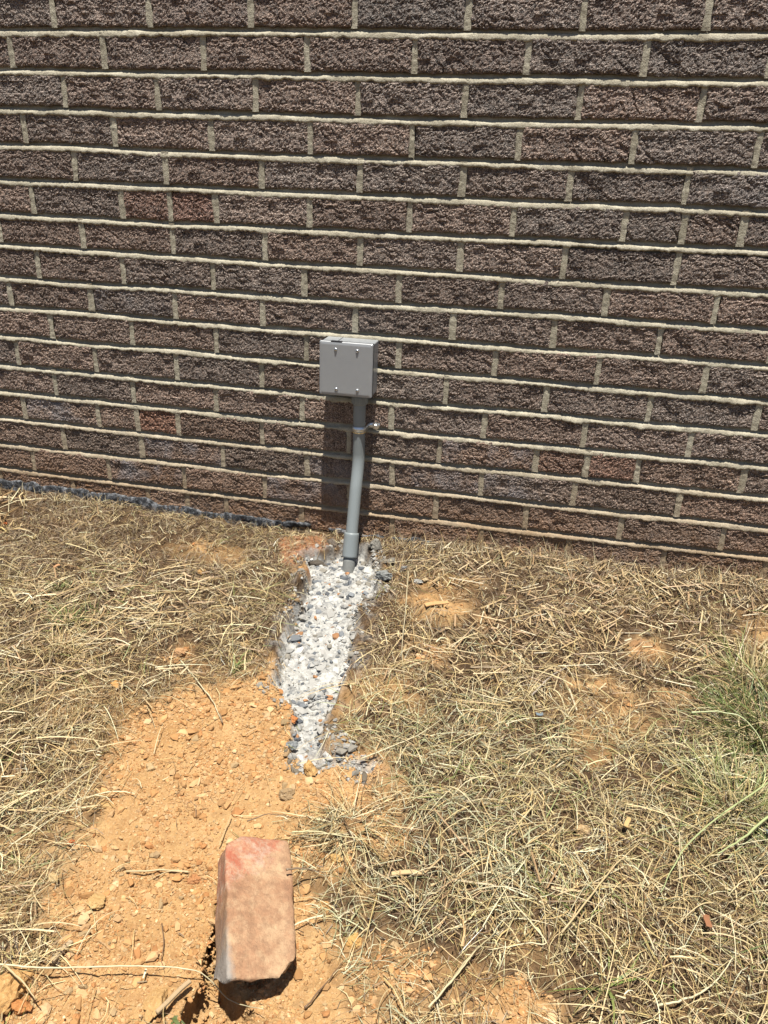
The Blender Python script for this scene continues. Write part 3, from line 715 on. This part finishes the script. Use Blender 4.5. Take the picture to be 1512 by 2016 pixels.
one_lump('soil_clod', 1149, 1646, .015, .009, .007, 5, M_clod, (1.1, 1.25, 1.4), 'pale clod resting alone on the lower right dry grass', 'clod', CG, 8)
one_lump('soil_clod', 232, 1363, .011, .009, .006, 5, M_clod, (1.1, 1.0, .8), 'orange clod in straw at the upper left rim of the earth', 'clod', CG, 9)
one_lump('soil_clod', 260, 1376, .008, .006, .004, 30, M_clod, (1.1, 1.1, 1.0), 'smaller yellow clod just right of the orange rim clod', 'clod', CG, 10)
one_lump('soil_clod', 835, 1157, .008, .006, .006, 0, M_clod, (1.2, 1.5, 1.9), 'tiny pale round stone right of the concrete below the wall', 'stone', CG, 11, .1)
one_lump('soil_clod', 822, 1160, .014, .008, .004, 0, M_pebble, (1.3, 1.3, 1.25), 'flat whitish cement flake at the right of the trench head', 'stone', CG, 12, .1)
one_lump('brick_chip', 579, 1414, .013, .010, .006, -35, M_clod, (1.05, .70, .55), 'small red orange brick chip at the left edge of the concrete', 'brick chip', CG, 13, .1)
one_lump('gravel_stone', 573, 1468, .011, .009, .008, 20, M_pebble, (.9, .95, 1.0), 'blue grey stone at the lower left end of the concrete', 'stone', CG, 14, .15)
one_lump('soil_clod', 613, 1520, .011, .015, .012, 20, M_clod, (1.1, 1.1, .95), 'orange clod standing under the tail of the concrete', 'clod', CG, 15)
one_lump('soil_clod', 565, 1568, .014, .011, .009, 0, M_clod, (.75, .85, 1.0), 'grey brown clod between the concrete tail and the loose brick', 'clod', CG, 16)
one_lump('soil_clod', 205, 1590, .014, .010, .007, 10, M_clod, (1.1, 1.15, 1.05), 'broad yellow clod at the left edge of the bare earth', 'clod', CG, 17)
one_lump('soil_clod', 192, 1794, .014, .011, .006, 10, M_clod, (1.05, 1.1, 1.0), 'rounded yellow clod in the middle of the lower left earth', 'clod', CG, 18)
one_lump('soil_clod', 143, 1671, .006, .005, .004, 0, M_clod, (1.1, .45, .35), 'small bright red fragment in soil by the left grass', 'clod', CG, 19, .2)
one_lump('soil_clod', 310, 1985, .014, .022, .010, 20, M_clod, (1.05, 1.05, .95), 'long orange clod beside the dark step in the bottom left soil', 'clod', CG, 20)
one_lump('soil_clod', 640, 1790, .012, .008, .007, 20, M_clod, (1.05, 1.0, .85), 'orange clod right of the loose brick under a straw', 'clod', CG, 21)
one_lump('soil_clod', 700, 1862, .013, .010, .008, 20, M_clod, (1.15, 1.1, .85), 'yellow orange clod at the grass edge right of the loose brick', 'clod', CG, 22)
one_lump('soil_clod', 377, 1733, .011, .008, .007, 20, M_clod, (.95, .75, .7), 'reddish clod just left of the loose brick', 'clod', CG, 23)
one_lump('soil_clod', 660, 1700, .010, .008, .006, 20, M_clod, (1.1, 1.1, .9), 'small yellow clod in the straw to the right of the brick head', 'clod', CG, 24)
one_lump('soil_clod', 12, 1035, .008, .006, .005, 20, M_clod, (1.0, .5, .35), 'small red clod in the grass at the far left edge', 'clod', CG, 25, .1)
# dark rubble blocks at the head of the trench
RG = 'rough rubble lumps round the foot of the conduit'
one_lump('rubble', 622, 1098, .024, .014, .016, 10, M_pebble, (.42, .36, .30), 'dark earthy rubble lump left of the conduit foot', 'rubble', RG, 41, .3)
one_lump('rubble', 655, 1072, .016, .010, .012, -20, M_pebble, (.6, .5, .42), 'brown rubble lump against the wall just left of the conduit', 'rubble', RG, 42, .2)
one_lump('rubble', 738, 1090, .020, .012, .018, 30, M_pebble, (.95, .9, .82), 'pale crusted rubble lump just right of the conduit coupling', 'rubble', RG, 43, .25)
one_lump('rubble', 765, 1118, .022, .014, .016, -10, M_pebble, (.75, .68, .58), 'grey brown rubble lump at the right rim of the trench head', 'rubble', RG, 44, .25)
one_lump('rubble', 752, 1158, .020, .013, .012, 25, M_pebble, (.85, .88, .88), 'light grey rubble lump low on the right rim of the concrete', 'rubble', RG, 45, .3)
one_lump('rubble', 795, 1135, .012, .009, .009, 25, M_pebble, (1.1, 1.1, 1.1), 'small whitish rubble lump outermost right of the conduit', 'rubble', RG, 46, .2)

# ------------------------------------------------------------------ grass, straw
STRAW = [(.64, .46, .21), (.78, .62, .34), (.38, .24, .11), (.86, .76, .49), (.15, .085, .042)]
GREY = [(.32, .23, .14), (.42, .32, .20), (.20, .13, .08), (.52, .42, .27), (.11, .07, .045)]
OLIVE = [(.60, .47, .20), (.72, .60, .32), (.36, .29, .11), (.82, .72, .44), (.17, .11, .05)]
GREEN = [(.16, .24, .05), (.28, .34, .10), (.44, .48, .20), (.10, .15, .04)]
def blades(P, az, L, W_, lift, arch, curl, col, nseg=3, taper=.35, zoff=0, groundf=gz, tw=None, base_z=None, pitch=None):
    n = len(P); t = np.linspace(0, 1, nseg + 1); X = P[:, 0].copy(); Y = P[:, 1].copy()
    pts = []; ds = L / nseg; a = az.copy()
    ce = np.cos(pitch) if pitch is not None else 1.0
    for k in range(nseg + 1):
        pts.append((X.copy(), Y.copy(), a.copy())); X = X + np.cos(a) * ds * ce; Y = Y + np.sin(a) * ds * ce; a = a + curl / nseg
    V = np.zeros((n, nseg + 1, 2, 3)); tilt = RNG.normal(0, .6, n) if tw is None else tw
    z0 = groundf(P[:, 0], P[:, 1]) if base_z is None else base_z
    xe, ye = pts[-1][0], pts[-1][1]; z1 = groundf(xe, np.minimum(ye, -.004))
    for k in range(nseg + 1):
        x, y, a = pts[k]; y = np.minimum(y, -.003 - .004 * ((k * 7) % 3)); zz_ = z0 * (1 - t[k]) + z1 * t[k] + zoff + lift + arch * (4 * t[k] * (1 - t[k]))
        if pitch is not None: zz_ = z0 + zoff + lift + np.sin(pitch) * L * t[k] - arch * t[k] ** 2
        wd = W_ * (1 - (1 - taper) * t[k] ** 1.5) * .5
        nx_, ny_ = -np.sin(a) * wd * np.cos(tilt), np.cos(a) * wd * np.cos(tilt); nz_ = wd * np.sin(tilt)
        V[:, k, 0] = np.stack([x - nx_, y - ny_, zz_ - nz_], 1); V[:, k, 1] = np.stack([x + nx_, y + ny_, zz_ + nz_], 1)
    i = np.arange(n)[:, None] * (nseg + 1) * 2 + (np.arange(nseg) * 2)[None]; i = i.ravel()
    F = np.stack([i, i + 2, i + 3, i + 1], 1)
    C = np.repeat(col, (nseg + 1) * 2, 0)
    return V.reshape(-1, 3), F, C
class Acc:
    def __init__(s): s.V, s.F, s.C, s.o = [], [], [], 0
    def add(s, VFC): V, F, C = VFC; s.V.append(V); s.F.append(F + s.o); s.C.append(C); s.o += len(V)
    def build(s, name, mat, label=None):
        o = link(name, mesh_np(name, np.concatenate(s.V), np.concatenate(s.F), np.concatenate(s.C)), mat); tag(o, label, kind='stuff'); return o
def wzone(px, r):
    return lambda X, Y: np.exp(-((X - ground_point(*px)[0]) ** 2 + (Y - ground_point(*px)[1]) ** 2) / r ** 2)
CC = np.array([ground_point(1100, 1700), ground_point(250, 1150)])
def field(n, dens, box_=(-.55, 1.85, -1.42, -.004)):
    P = rand_xy(n, box_[0], box_[1], box_[2], box_[3]); dc, dd, sp, red = areas(P[:, 0], P[:, 1])
    # keep to the strip the place shows, thin out on bare soil and concrete
    bare = np.maximum(np.maximum(dc + .004, dd), sp * .45 - .004)
    p = sstep(.010, -.045, bare + RNG.normal(0, .010, len(P))) * dens(P[:, 0], P[:, 1]) + .012
    wedge = np.abs(P[:, 0] - (.95 + .15 * P[:, 1])) < (1.02 + (P[:, 1]) * .28) + .12
    return P[(RNG.random(len(P)) < p) & wedge & (dc < .012)]
mulch = lambda X, Y: np.clip(sstep(.70, .85, X) * sstep(-.50, -.38, Y) + .9 * wzone((280, 1220), .16)(X, Y) + .5 * wzone((100, 1300), .2)(X, Y) + .3 * wzone((820, 1760), .06)(X, Y), 0, 1)
patch = lambda X, Y: np.clip(.62 + .7 * fbm(X * 7, Y * 7, 131, 3), .15, 1)
# 1. fine matted blades, everywhere
P = field(190000, lambda X, Y: (1.0 - .25 * mulch(X, Y)) * np.clip(.75 + .9 * fbm(X * 13, Y * 13, 141, 3), .2, 1)); n = len(P)
near = P[:, 1] < -.34; g = np.clip((fbm(P[:, 0] * 5, P[:, 1] * 5, 132, 3) + .25 + .6 * (P[:, 1] < -.5) * (P[:, 0] > .8)), 0, 1)
col = np.where((RNG.random(n) < sstep(-.62, -.18, P[:, 1]) * .92)[:, None], mixcols(n, GREY, [.25, .2, .25, .1, .2]), mixcols(n, STRAW, [.3, .2, .2, .08, .22]))
col = np.where((RNG.random(n) < g * .38)[:, None], mixcols(n, OLIVE, [.3, .2, .22, .08, .2]), col)
flow = fbm(P[:, 0] * 6, P[:, 1] * 6, 133, 2) * 5 + .6
az = np.where(RNG.random(n) < .35, flow + RNG.normal(0, .5, n), RNG.uniform(0, 6.28, n))
# a third of the blades spring from crowns and lie outward from them
CR = rand_xy(1500); ci = RNG.integers(0, 1500, n); onc = (RNG.random(n) < .45)
ang = RNG.uniform(0, 6.28, n); rad_ = np.abs(RNG.normal(0, .014, n)); PC = CR[ci] + np.stack([np.cos(ang), np.sin(ang)], 1) * rad_[:, None]
okc = np.maximum(areas(PC[:, 0], PC[:, 1])[0], areas(PC[:, 0], PC[:, 1])[1]) < -.02
onc &= okc & (PC[:, 1] < -.01); P = np.where(onc[:, None], PC, P); az = np.where(onc, ang + RNG.normal(0, .45, n), az)
col = col * np.where(onc, .75 + .5 * hash2(ci, ci * 0, 5), 1)[:, None]; col = np.clip(col * (1 + .5 * fbm(P[:, 0] * 9, P[:, 1] * 9, 145, 3))[:, None], .01, .9)
gg = (RNG.random(n) < .5 * sstep(.55, .8, P[:, 0]) * sstep(-.45, -.6, P[:, 1]) * sstep(-.35, .3, fbm(P[:, 0] * 6, P[:, 1] * 6, 146, 2))); col[gg] = mixcols(gg.sum(), [(.44, .44, .25), (.58, .58, .36), (.30, .31, .15), (.70, .68, .46)])
A = Acc(); L = RNG.uniform(.010, .036, n) * (1 + .5 * near); Wd = RNG.uniform(.0005, .0011, n) * np.where(RNG.random(n) < .06, 2.2, 1)
A.add(blades(P, az, L, Wd, RNG.uniform(-.004, .012, n), RNG.uniform(0, .008, n), RNG.normal(0, .9, n), col))
# chaff: tiny broken bits lying between the blades
Pc = field(42000, lambda X, Y: .9 + 0 * X); m = len(Pc)
A.add(blades(Pc, RNG.uniform(0, 6.28, m), RNG.uniform(.003, .011, m), RNG.uniform(.0008, .0022, m), RNG.uniform(.001, .010, m), np.zeros(m), np.zeros(m), mixcols(m, GREY + STRAW), 1, .7))
# 2. short upright stubble for depth and dark gaps
P = field(52000, lambda X, Y: (1 - .8 * mulch(X, Y)) * patch(X, Y)); n = len(P)
col = np.where((RNG.random(n) < .4)[:, None], mixcols(n, OLIVE), mixcols(n, GREY)); 
A.add(blades(P, RNG.uniform(0, 6.28, n), RNG.uniform(.010, .028, n), RNG.uniform(.0006, .0012, n), 0, 0 * P[:, 0], RNG.normal(0, .6, n), col, 2, .25, 0, gz, None, None, RNG.uniform(.3, 1.2, n)))
A.build('dry_grass', M_straw, 'matted dry tan grass covering the lawn below the wall')
# 3. long pale arching blades, lower right above all
A = Acc(); P = field(11000, lambda X, Y: sstep(-.25, -.45, Y) * (.6 + .4 * sstep(.75, .9, X)) * patch(X, Y)); n = len(P)
col = np.where((RNG.random(n) < .5)[:, None], mixcols(n, OLIVE, [.3, .35, .1, .25, 0.0]), mixcols(n, STRAW, [.35, .35, .05, .25, 0.0]))
A.add(blades(P, RNG.uniform(0, 6.28, n), RNG.uniform(.03, .085, n), RNG.uniform(.0007, .0014, n), RNG.uniform(.006, .016, n), RNG.uniform(.002, .014, n), RNG.normal(0, .45, n), col, 6))
P = field(4200, lambda X, Y: sstep(-.16, -.34, Y) * (.35 + .65 * sstep(.6, .3, X))); n = len(P)
A.add(blades(P, RNG.normal(.5, .6, n) + 3.14 * RNG.integers(0, 2, n), RNG.uniform(.05, .11, n), RNG.uniform(.0010, .002, n), RNG.uniform(.006, .014, n), RNG.uniform(.002, .008, n), RNG.normal(0, .4, n), mixcols(n, STRAW, [.3, .4, .1, .2, 0.0]), 5))
A.build('long_dry_grass', M_straw, 'long pale dry grass blades arching over the mat')
# 4. fringe of grass standing against the wall foot
A = Acc(); n = 7000; P = np.stack([RNG.uniform(-.55, 1.85, n), -.006 - RNG.gamma(1.6, .016, n)], 1); dc = areas(P[:, 0], P[:, 1])[0]
pr = np.where(P[:, 0] > .72, .95, np.where((P[:, 0] > .05) & (P[:, 0] < .58), .10, .34)) * np.clip(.75 + fbm(P[:, 0] * 12, P[:, 0] * 0, 135, 2), .2, 1); k = (dc < -.012) & (RNG.random(n) < pr); P = P[k]; n = len(P)
A.add(blades(P, RNG.normal(1.5, 1.3, n), RNG.uniform(.02, .065, n) * np.where(P[:, 0] > .72, 1, .7), RNG.uniform(.0006, .0013, n), 0, RNG.uniform(0, .022, n), RNG.normal(0, .8, n), np.where((RNG.random(n) < .6)[:, None], mixcols(n, STRAW), mixcols(n, GREY)), 4, .2, 0, gz, None, None, RNG.uniform(.35, 1.35, n)))
A.build('wall_foot_grass', M_straw, 'wispy dry grass standing along the foot of the wall')
# 5. cut straw mulch: flat stiff pieces
A = Acc(); P = field(22000, lambda X, Y: .01 + .79 * mulch(X, Y) * np.clip(.8 + fbm(X * 11, Y * 11, 147, 3), .25, 1)); n = len(P)
mz = mulch(P[:, 0], P[:, 1]); Wd = np.clip(RNG.lognormal(-6.35, .38, n), .0007, .0040); L = np.clip(RNG.lognormal(-3.7, .55, n), .006, .085)
fl = fbm(P[:, 0] * 5, P[:, 1] * 5, 137, 2) * 4 + 2.6
az = np.where(RNG.random(n) < .55, fl + RNG.normal(0, .45, n), RNG.uniform(0, 6.28, n)); col = mixcols(n, [(.66, .48, .25), (.76, .60, .35), (.52, .34, .18), (.80, .70, .48), (.40, .27, .16), (.60, .40, .22)], [.28, .22, .2, .1, .1, .1])
li = RNG.uniform(.006, .016, n)
for sgn in (-1, 1):                                     # two faces of a half-round stalk
    off = np.stack([-np.sin(az), np.cos(az)], 1) * (Wd * .27 * sgn)[:, None]
    RS = RNG.bit_generator.state
    A.add(blades(P + off, az, L, Wd * .62, li, L * 0, L * 0, col, 1, 1, 0, gz, sgn * np.full(n, -.55)))
A.build('straw_mulch', M_straw, 'cut straw pieces strewn over the dry lawn')
# 6. thin green blades coming through
A = Acc(); P = field(11000, lambda X, Y: np.clip(.9 * sstep(.15, .55, fbm(X * 5, Y * 5, 139, 2) + .8 * wzone((1440, 1520), .22)(X, Y) + .3 * wzone((950, 1420), .15)(X, Y) + .3 * wzone((450, 1180), .1)(X, Y)) , 0, 1) * sstep(-.08, -.2, Y)); n = len(P)
A.add(blades(P, RNG.uniform(0, 6.28, n), RNG.uniform(.02, .07, n), RNG.uniform(.0007, .0014, n), RNG.uniform(0, .008, n), RNG.uniform(0, .02, n), RNG.normal(0, .8, n), mixcols(n, GREEN + OLIVE[:2], [.2, .25, .2, .05, .15, .15]), 4, .2, 0, gz, None, None, RNG.uniform(.1, .8, n)))
A.build('green_grass', M_green, 'thin green grass blades growing through the dry lawn')
# 7. sparser lawn beyond the part seen here
A = Acc(); n = 30000; P = np.stack([RNG.uniform(-2.6, 4.2, n), RNG.uniform(-3.2, -.01, n)], 1)
ins = (np.abs(P[:, 0] - (.95 + .15 * P[:, 1])) < (1.02 + P[:, 1] * .28) + .10) & (P[:, 1] > -1.40); P = P[~ins]; n = len(P)
A.add(blades(P, RNG.uniform(0, 6.28, n), RNG.uniform(.05, .13, n), RNG.uniform(.002, .005, n), RNG.uniform(0, .01, n), RNG.uniform(0, .01, n), RNG.normal(0, .5, n), mixcols(n, STRAW), 2))
A.build('outer_lawn', M_straw, 'dry lawn going on beyond the patch in view')

# ---- single grass plants and stems
def tuft(name, u, v, n, rad, Lr, pal, w_, label, cat, lean=(0, 0), pit=(.3, 1.3), wd=(.0008, .0018), arch=(.01, .05), group=None, mat=M_green):
    x, y = ground_point(u, v); z = float(gz(np.array([x]), np.array([y]))[0])
    q = RNG.normal(0, rad * .5, (n, 2)); P = q; a = np.arctan2(q[:, 1], q[:, 0]) + RNG.normal(0, .6, n)
    dx = np.cos(a) + lean[0]; dy = np.sin(a) + lean[1]; a = np.arctan2(dy, dx)
    L = RNG.uniform(*Lr, n); gl = lambda X, Y: gz(X + x, Y + y) - z
    zb = gl(P[:, 0], P[:, 1])
    V, F, C = blades(P - 0, a, L, RNG.uniform(*wd, n), 0, np.minimum(RNG.uniform(*arch, n), L * .6), RNG.normal(0, .6, n), mixcols(n, pal, w_), 6, .15, 0, lambda X, Y: X * 0, None, zb, RNG.uniform(*pit, n))
    return V, F, C, (x, y, z)
def blades_fix():
    pass
def make_tuft(*a, **k):
    # the y clamp inside blades() keeps grass off the wall; shift so that it never bites here
    global blades; old = blades
    V = None
    def b2(P, az, L, W_, lift, arch, curl, col, nseg=3, taper=.35, zoff=0, groundf=None, tw=None, base_z=None, pitch=None):
        sh = np.array([0, -5.0]); r = old(P + sh, az, L, W_, lift, arch, curl, col, nseg, taper, zoff, groundf, tw, base_z, pitch); r[0][:, 1] += 5.0; return r
    blades = b2
    V, F, C, loc = tuft(*a, **k); blades = old
    o = link(a[0], mesh_np(a[0], V, F, C), k.get('mat', M_green)); o.location = loc; tag(o, a[8], a[9], k.get('group')); return o
TG = 'grass tufts growing in the dry lawn'
make_tuft('grass_tuft', 1500, 1440, 1300, .075, (.03, .10), [(.09, .15, .03), (.14, .21, .05), (.24, .30, .09), (.05, .08, .02)] + OLIVE[:2], [.28, .24, .16, .2, .06, .06], 'large dark green grass clump at the right edge of the lawn', 'grass tuft', lean=(-.4, -.2), group=TG)
make_tuft('grass_tuft', 1440, 1590, 420, .06, (.04, .10), GREEN + OLIVE[:2], [.12, .2, .25, .08, .2, .15], 'yellowing green tuft below the large green clump', 'grass tuft', lean=(-.3, .1), group=TG)
make_tuft('grass_tuft', 1480, 1345, 260, .035, (.06, .12), OLIVE + GREEN[:2], [.2, .15, .25, .05, .15, .1, .1], 'brown and green tuft leaning over above the large green clump', 'grass tuft', lean=(.2, .5), group=TG)
make_tuft('grass_tuft', 118, 1160, 90, .018, (.02, .045), GREEN, None, 'small dark green tuft near the wall at upper left', 'grass tuft', group=TG)
make_tuft('grass_tuft', 135, 1232, 130, .030, (.03, .07), GREEN + OLIVE[:2], None, 'spreading green tuft in the straw at the left', 'grass tuft', group=TG)
make_tuft('grass_tuft', 125, 1290, 170, .022, (.03, .06), [(.50, .34, .14), (.62, .45, .20), (.35, .2, .08)], None, 'arched rusty brown tuft below the left green tuft', 'grass tuft', lean=(.1, .5), group=TG, mat=M_straw)
make_tuft('grass_tuft', 462, 1325, 22, .006, (.03, .07), GREEN, None, 'sparse upright green tuft above the bare earth', 'grass tuft', pit=(.9, 1.45), wd=(.0018, .003), group=TG)
make_tuft('grass_tuft', 690, 1640, 190, .03, (.05, .11), STRAW + OLIVE[:2], None, 'long pale dry tuft fanning out right of the loose brick', 'grass tuft', lean=(.2, -.5), pit=(.1, .7), group=TG, mat=M_straw)
make_tuft('grass_tuft', 335, 1998, 7, .008, (.02, .04), GREEN, None, 'few broad green blades at the bottom beside the dark step', 'grass tuft', pit=(.1, .5), wd=(.003, .005), group=TG)
make_tuft('grass_tuft', 790, 1140, 160, .035, (.03, .06), GREY + STRAW, None, 'dusty grey tuft against the wall right of the conduit', 'grass tuft', lean=(.5, 0), group=TG, mat=M_straw)
make_tuft('grass_tuft', 1195, 1950, 14, .010, (.04, .08), GREEN[:3], None, 'single group of broad green blades at the bottom right', 'grass tuft', pit=(.2, .7), wd=(.002, .004), group=TG)

M_stem = mat_vcol('stem_skin', .5, .35, .15, 120)
def stem(pts, rad, col, label, lift=.012, name='long_straw', cat='straw', group='single long straws and stalks', tip=.4, hs=None):
    W_ = [];
    for k, (u, v) in enumerate(pts):
        x, y = ground_point(u, v); h = lift if hs is None else hs[k]; W_.append((x, y, float(gz(np.array([x]), np.array([y]))[0]) + h))
    W_ = np.array(W_); t = np.linspace(0, len(pts) - 1, len(pts) * 5); Q = np.stack([np.interp(t, np.arange(len(pts)), W_[:, i]) for i in range(3)], 1)
    for _ in range(3): Q[1:-1] = (Q[:-2] + Q[1:-1] * 2 + Q[2:]) / 4
    Q += RNG.normal(0, rad * .25, Q.shape); o0 = Q[0].copy()
    r = rad * (1 - (1 - tip) * np.linspace(0, 1, len(Q))); r[::5] *= 1.25
    me = tube(Q - o0, r, 6); a = me.color_attributes.new('Col', 'FLOAT_COLOR', 'POINT'); a.data.foreach_set('color', np.tile(np.array([*col, 1.0], np.float32), len(me.vertices)))
    o = link(name, me, M_stem, smooth=True); o.location = o0; tag(o, label, cat, group); return o
pale, tan, brn, grn = (.74, .66, .42), (.62, .48, .26), (.20, .12, .07), (.46, .52, .24)
stem([(356, 1313), (395, 1360), (420, 1392), (437, 1428)], .0014, pale, 'pale curved stem lying from the straw onto the orange earth', .007)
stem([(800, 1195), (797, 1240), (790, 1290), (792, 1330), (798, 1365)], .0013, (.50, .42, .26), 'tall thin upright stem right of the concrete trench', .03, hs=[.07, .05, .02, .01, .01])
stem([(710, 1500), (760, 1492), (820, 1470), (870, 1430)], .0012, pale, 'straight pale stem pointing right from the tail of the concrete', .014)
stem([(0, 1938), (60, 1937), (110, 1936), (240, 1938), (330, 1936), (400, 1936), (450, 1946), (520, 2016)], .0011, pale, 'long pale straw crossing the soil below the loose brick', .022)
stem([(250, 1730), (330, 1722), (380, 1722), (330, 1725), (290, 1737)], .0012, tan, 'short bent tan stem on soil left of the loose brick', .005)
stem([(575, 1668), (620, 1662), (680, 1668), (730, 1680)], .0012, (.66, .58, .32), 'curving yellow stem running right from the top of the loose brick', .022)
stem([(1000, 1790), (1080, 1885), (1040, 1880), (960, 1888)], .0011, pale, 'whitish stem lying in the middle of the lower right grass', .015)
stem([(1500, 1580), (1400, 1650), (1330, 1720), (1290, 1800)], .0014, grn, 'long green stem slanting across the right side of the lawn', .03)
stem([(1512, 1640), (1450, 1690), (1400, 1725)], .0020, grn, 'thick pale green seed stem at the right edge', .03)
stem([(1290, 2000), (1350, 1990), (1400, 1960), (1435, 1915)], .0014, pale, 'curved pale stem near the bottom right corner', .016)
stem([(1100, 1870), (1200, 1740), (1250, 1700)], .0012, tan, 'long tan stem leaning up the lower right grass', .02)
stem([(1440, 1325), (1470, 1365), (1512, 1420)], .0011, grn, 'pale green stem arching into the large green clump', .03)
stem([(1350, 1450), (1400, 1440), (1450, 1450), (1480, 1490), (1500, 1530)], .0013, (.6, .64, .36), 'kinked light green stem over the large green clump', .035)
stem([(1475, 1320), (1480, 1270), (1492, 1215)], .0012, brn, 'dark upright stalk at the right edge below the wall', .02, hs=[.01, .04, .07])
stem([(1435, 1345), (1450, 1310), (1468, 1270)], .0012, (.72, .62, .44), 'pale upright stalk beside the dark one at the right edge', .02, hs=[.01, .03, .05])
stem([(925, 1330), (985, 1330), (1030, 1318)], .0014, (.52, .40, .26), 'grey twig lying in the straw right of centre', .014)
stem([(1045, 1385), (1080, 1352), (1115, 1335)], .0016, (.42, .36, .30), 'rough grey twig in the right hand straw', .014)
stem([(490, 1690), (530, 1675), (575, 1674)], .0008, brn, 'thin dark root fibre curving over the loose brick', .0, hs=[.058, .060, .050])
stem([(565, 1768), (600, 1752), (640, 1735)], .0013, (.30, .22, .15), 'brown twig end leaning on the right side of the loose brick', .0, hs=[.045, .030, .012])
stem([(600, 2000), (640, 1950), (675, 1900)], .0011, brn, 'dark thin root in soil right of the loose brick', .006)
stem([(320, 1830), (325, 1870), (318, 1900), (325, 1925)], .0007, brn, 'hair thin dark root standing on the lower left soil', .006)
stem([(20, 1950), (60, 1985), (80, 2012)], .0014, tan, 'tan straw lying over the big orange block in the corner', .03)
stem([(860, 1990), (930, 1900), (975, 1860)], .0013, (.5, .42, .24), 'brownish straw crossing the bare spot at the bottom', .016)
stem([(840, 2016), (900, 1950), (935, 1900)], .0013, (.7, .6, .36), 'yellow straw leaning over the bare spot at the bottom', .022)

def chip(u, v, L, W_, T, rot, mat, col, name, label, cat, group=None, tilt=0, lift=.012):
    x, y = ground_point(u, v); z = float(gz(np.array([x]), np.array([y]))[0])
    bm = bev_box(-L / 2, L / 2, -W_ / 2, W_ / 2, -T / 2, T / 2, T * .2, 1)
    bmesh.ops.subdivide_edges(bm, edges=[e for e in bm.edges if e.calc_length() > L * .5], cuts=6)
    for q in bm.verts: q.co.y += math.sin(q.co.x / L * 5 + u) * W_ * .12; q.co.z += math.cos(q.co.x / L * 4 + v) * T * .4
    o = link(name, bm_mesh(name, bm), mat); o.location = (x, y, z + lift); o.rotation_euler = (random.uniform(-.2, .2), tilt, R(rot)); o.color = (*col, 1); tag(o, label, cat, group); return o
WG = 'wood chips and bits of stick'
chip(858, 1213, .050, .011, .003, 35, M_wood, (1.15, .95, .75), 'wood_chip', 'flat orange tan wood splinter on the bare spot right of the trench', 'wood chip', WG, lift=.008)
chip(800, 1733, .040, .006, .004, 14, M_wood, (1.2, 1.2, 1.1), 'wood_chip', 'short pale stick piece on the straw right of the loose brick', 'wood chip', WG)
chip(126, 1893, .030, .006, .005, 78, M_wood, (.9, .95, 1.0), 'wood_chip', 'grey stick piece on soil at the lower left grass edge', 'wood chip', WG, lift=.008)
chip(345, 1985, .045, .005, .004, 62, M_wood, (.9, .9, .9), 'wood_chip', 'grey brown stick beside the dark step at the bottom', 'wood chip', WG, lift=.012)
chip(1228, 1652, .018, .006, .002, 75, M_wood, (1.1, 1.05, .8), 'wood_chip', 'small yellow straw chip in the right hand grass', 'wood chip', WG, lift=.016)
chip(114, 1130, .014, .006, .003, 50, M_wood, (1.0, .75, .65), 'wood_chip', 'pinkish chip in the brown grass at upper left', 'wood chip', WG, lift=.014)
chip(1383, 1846, .021, .007, .0010, 85, M_leaf, (1, 1, 1), 'dry_leaf', 'curled red brown dry leaf in the lower right grass', 'leaf', None, .25, .018)
M_blue = mat_plain('blue_scrap', (.17, .22, .26), .5, .4)
chip(1060, 1424, .012, .006, .001, 20, M_blue, (1, 1, 1), 'litter_scrap', 'tiny blue grey scrap in the straw right of centre', 'litter', 'tiny blue scraps in the grass', .1, .014)
chip(1506, 1662, .014, .008, .001, 20, M_blue, (1, 1, 1), 'litter_scrap', 'tiny blue scrap at the right edge of the lawn', 'litter', 'tiny blue scraps in the grass', .1, .02)
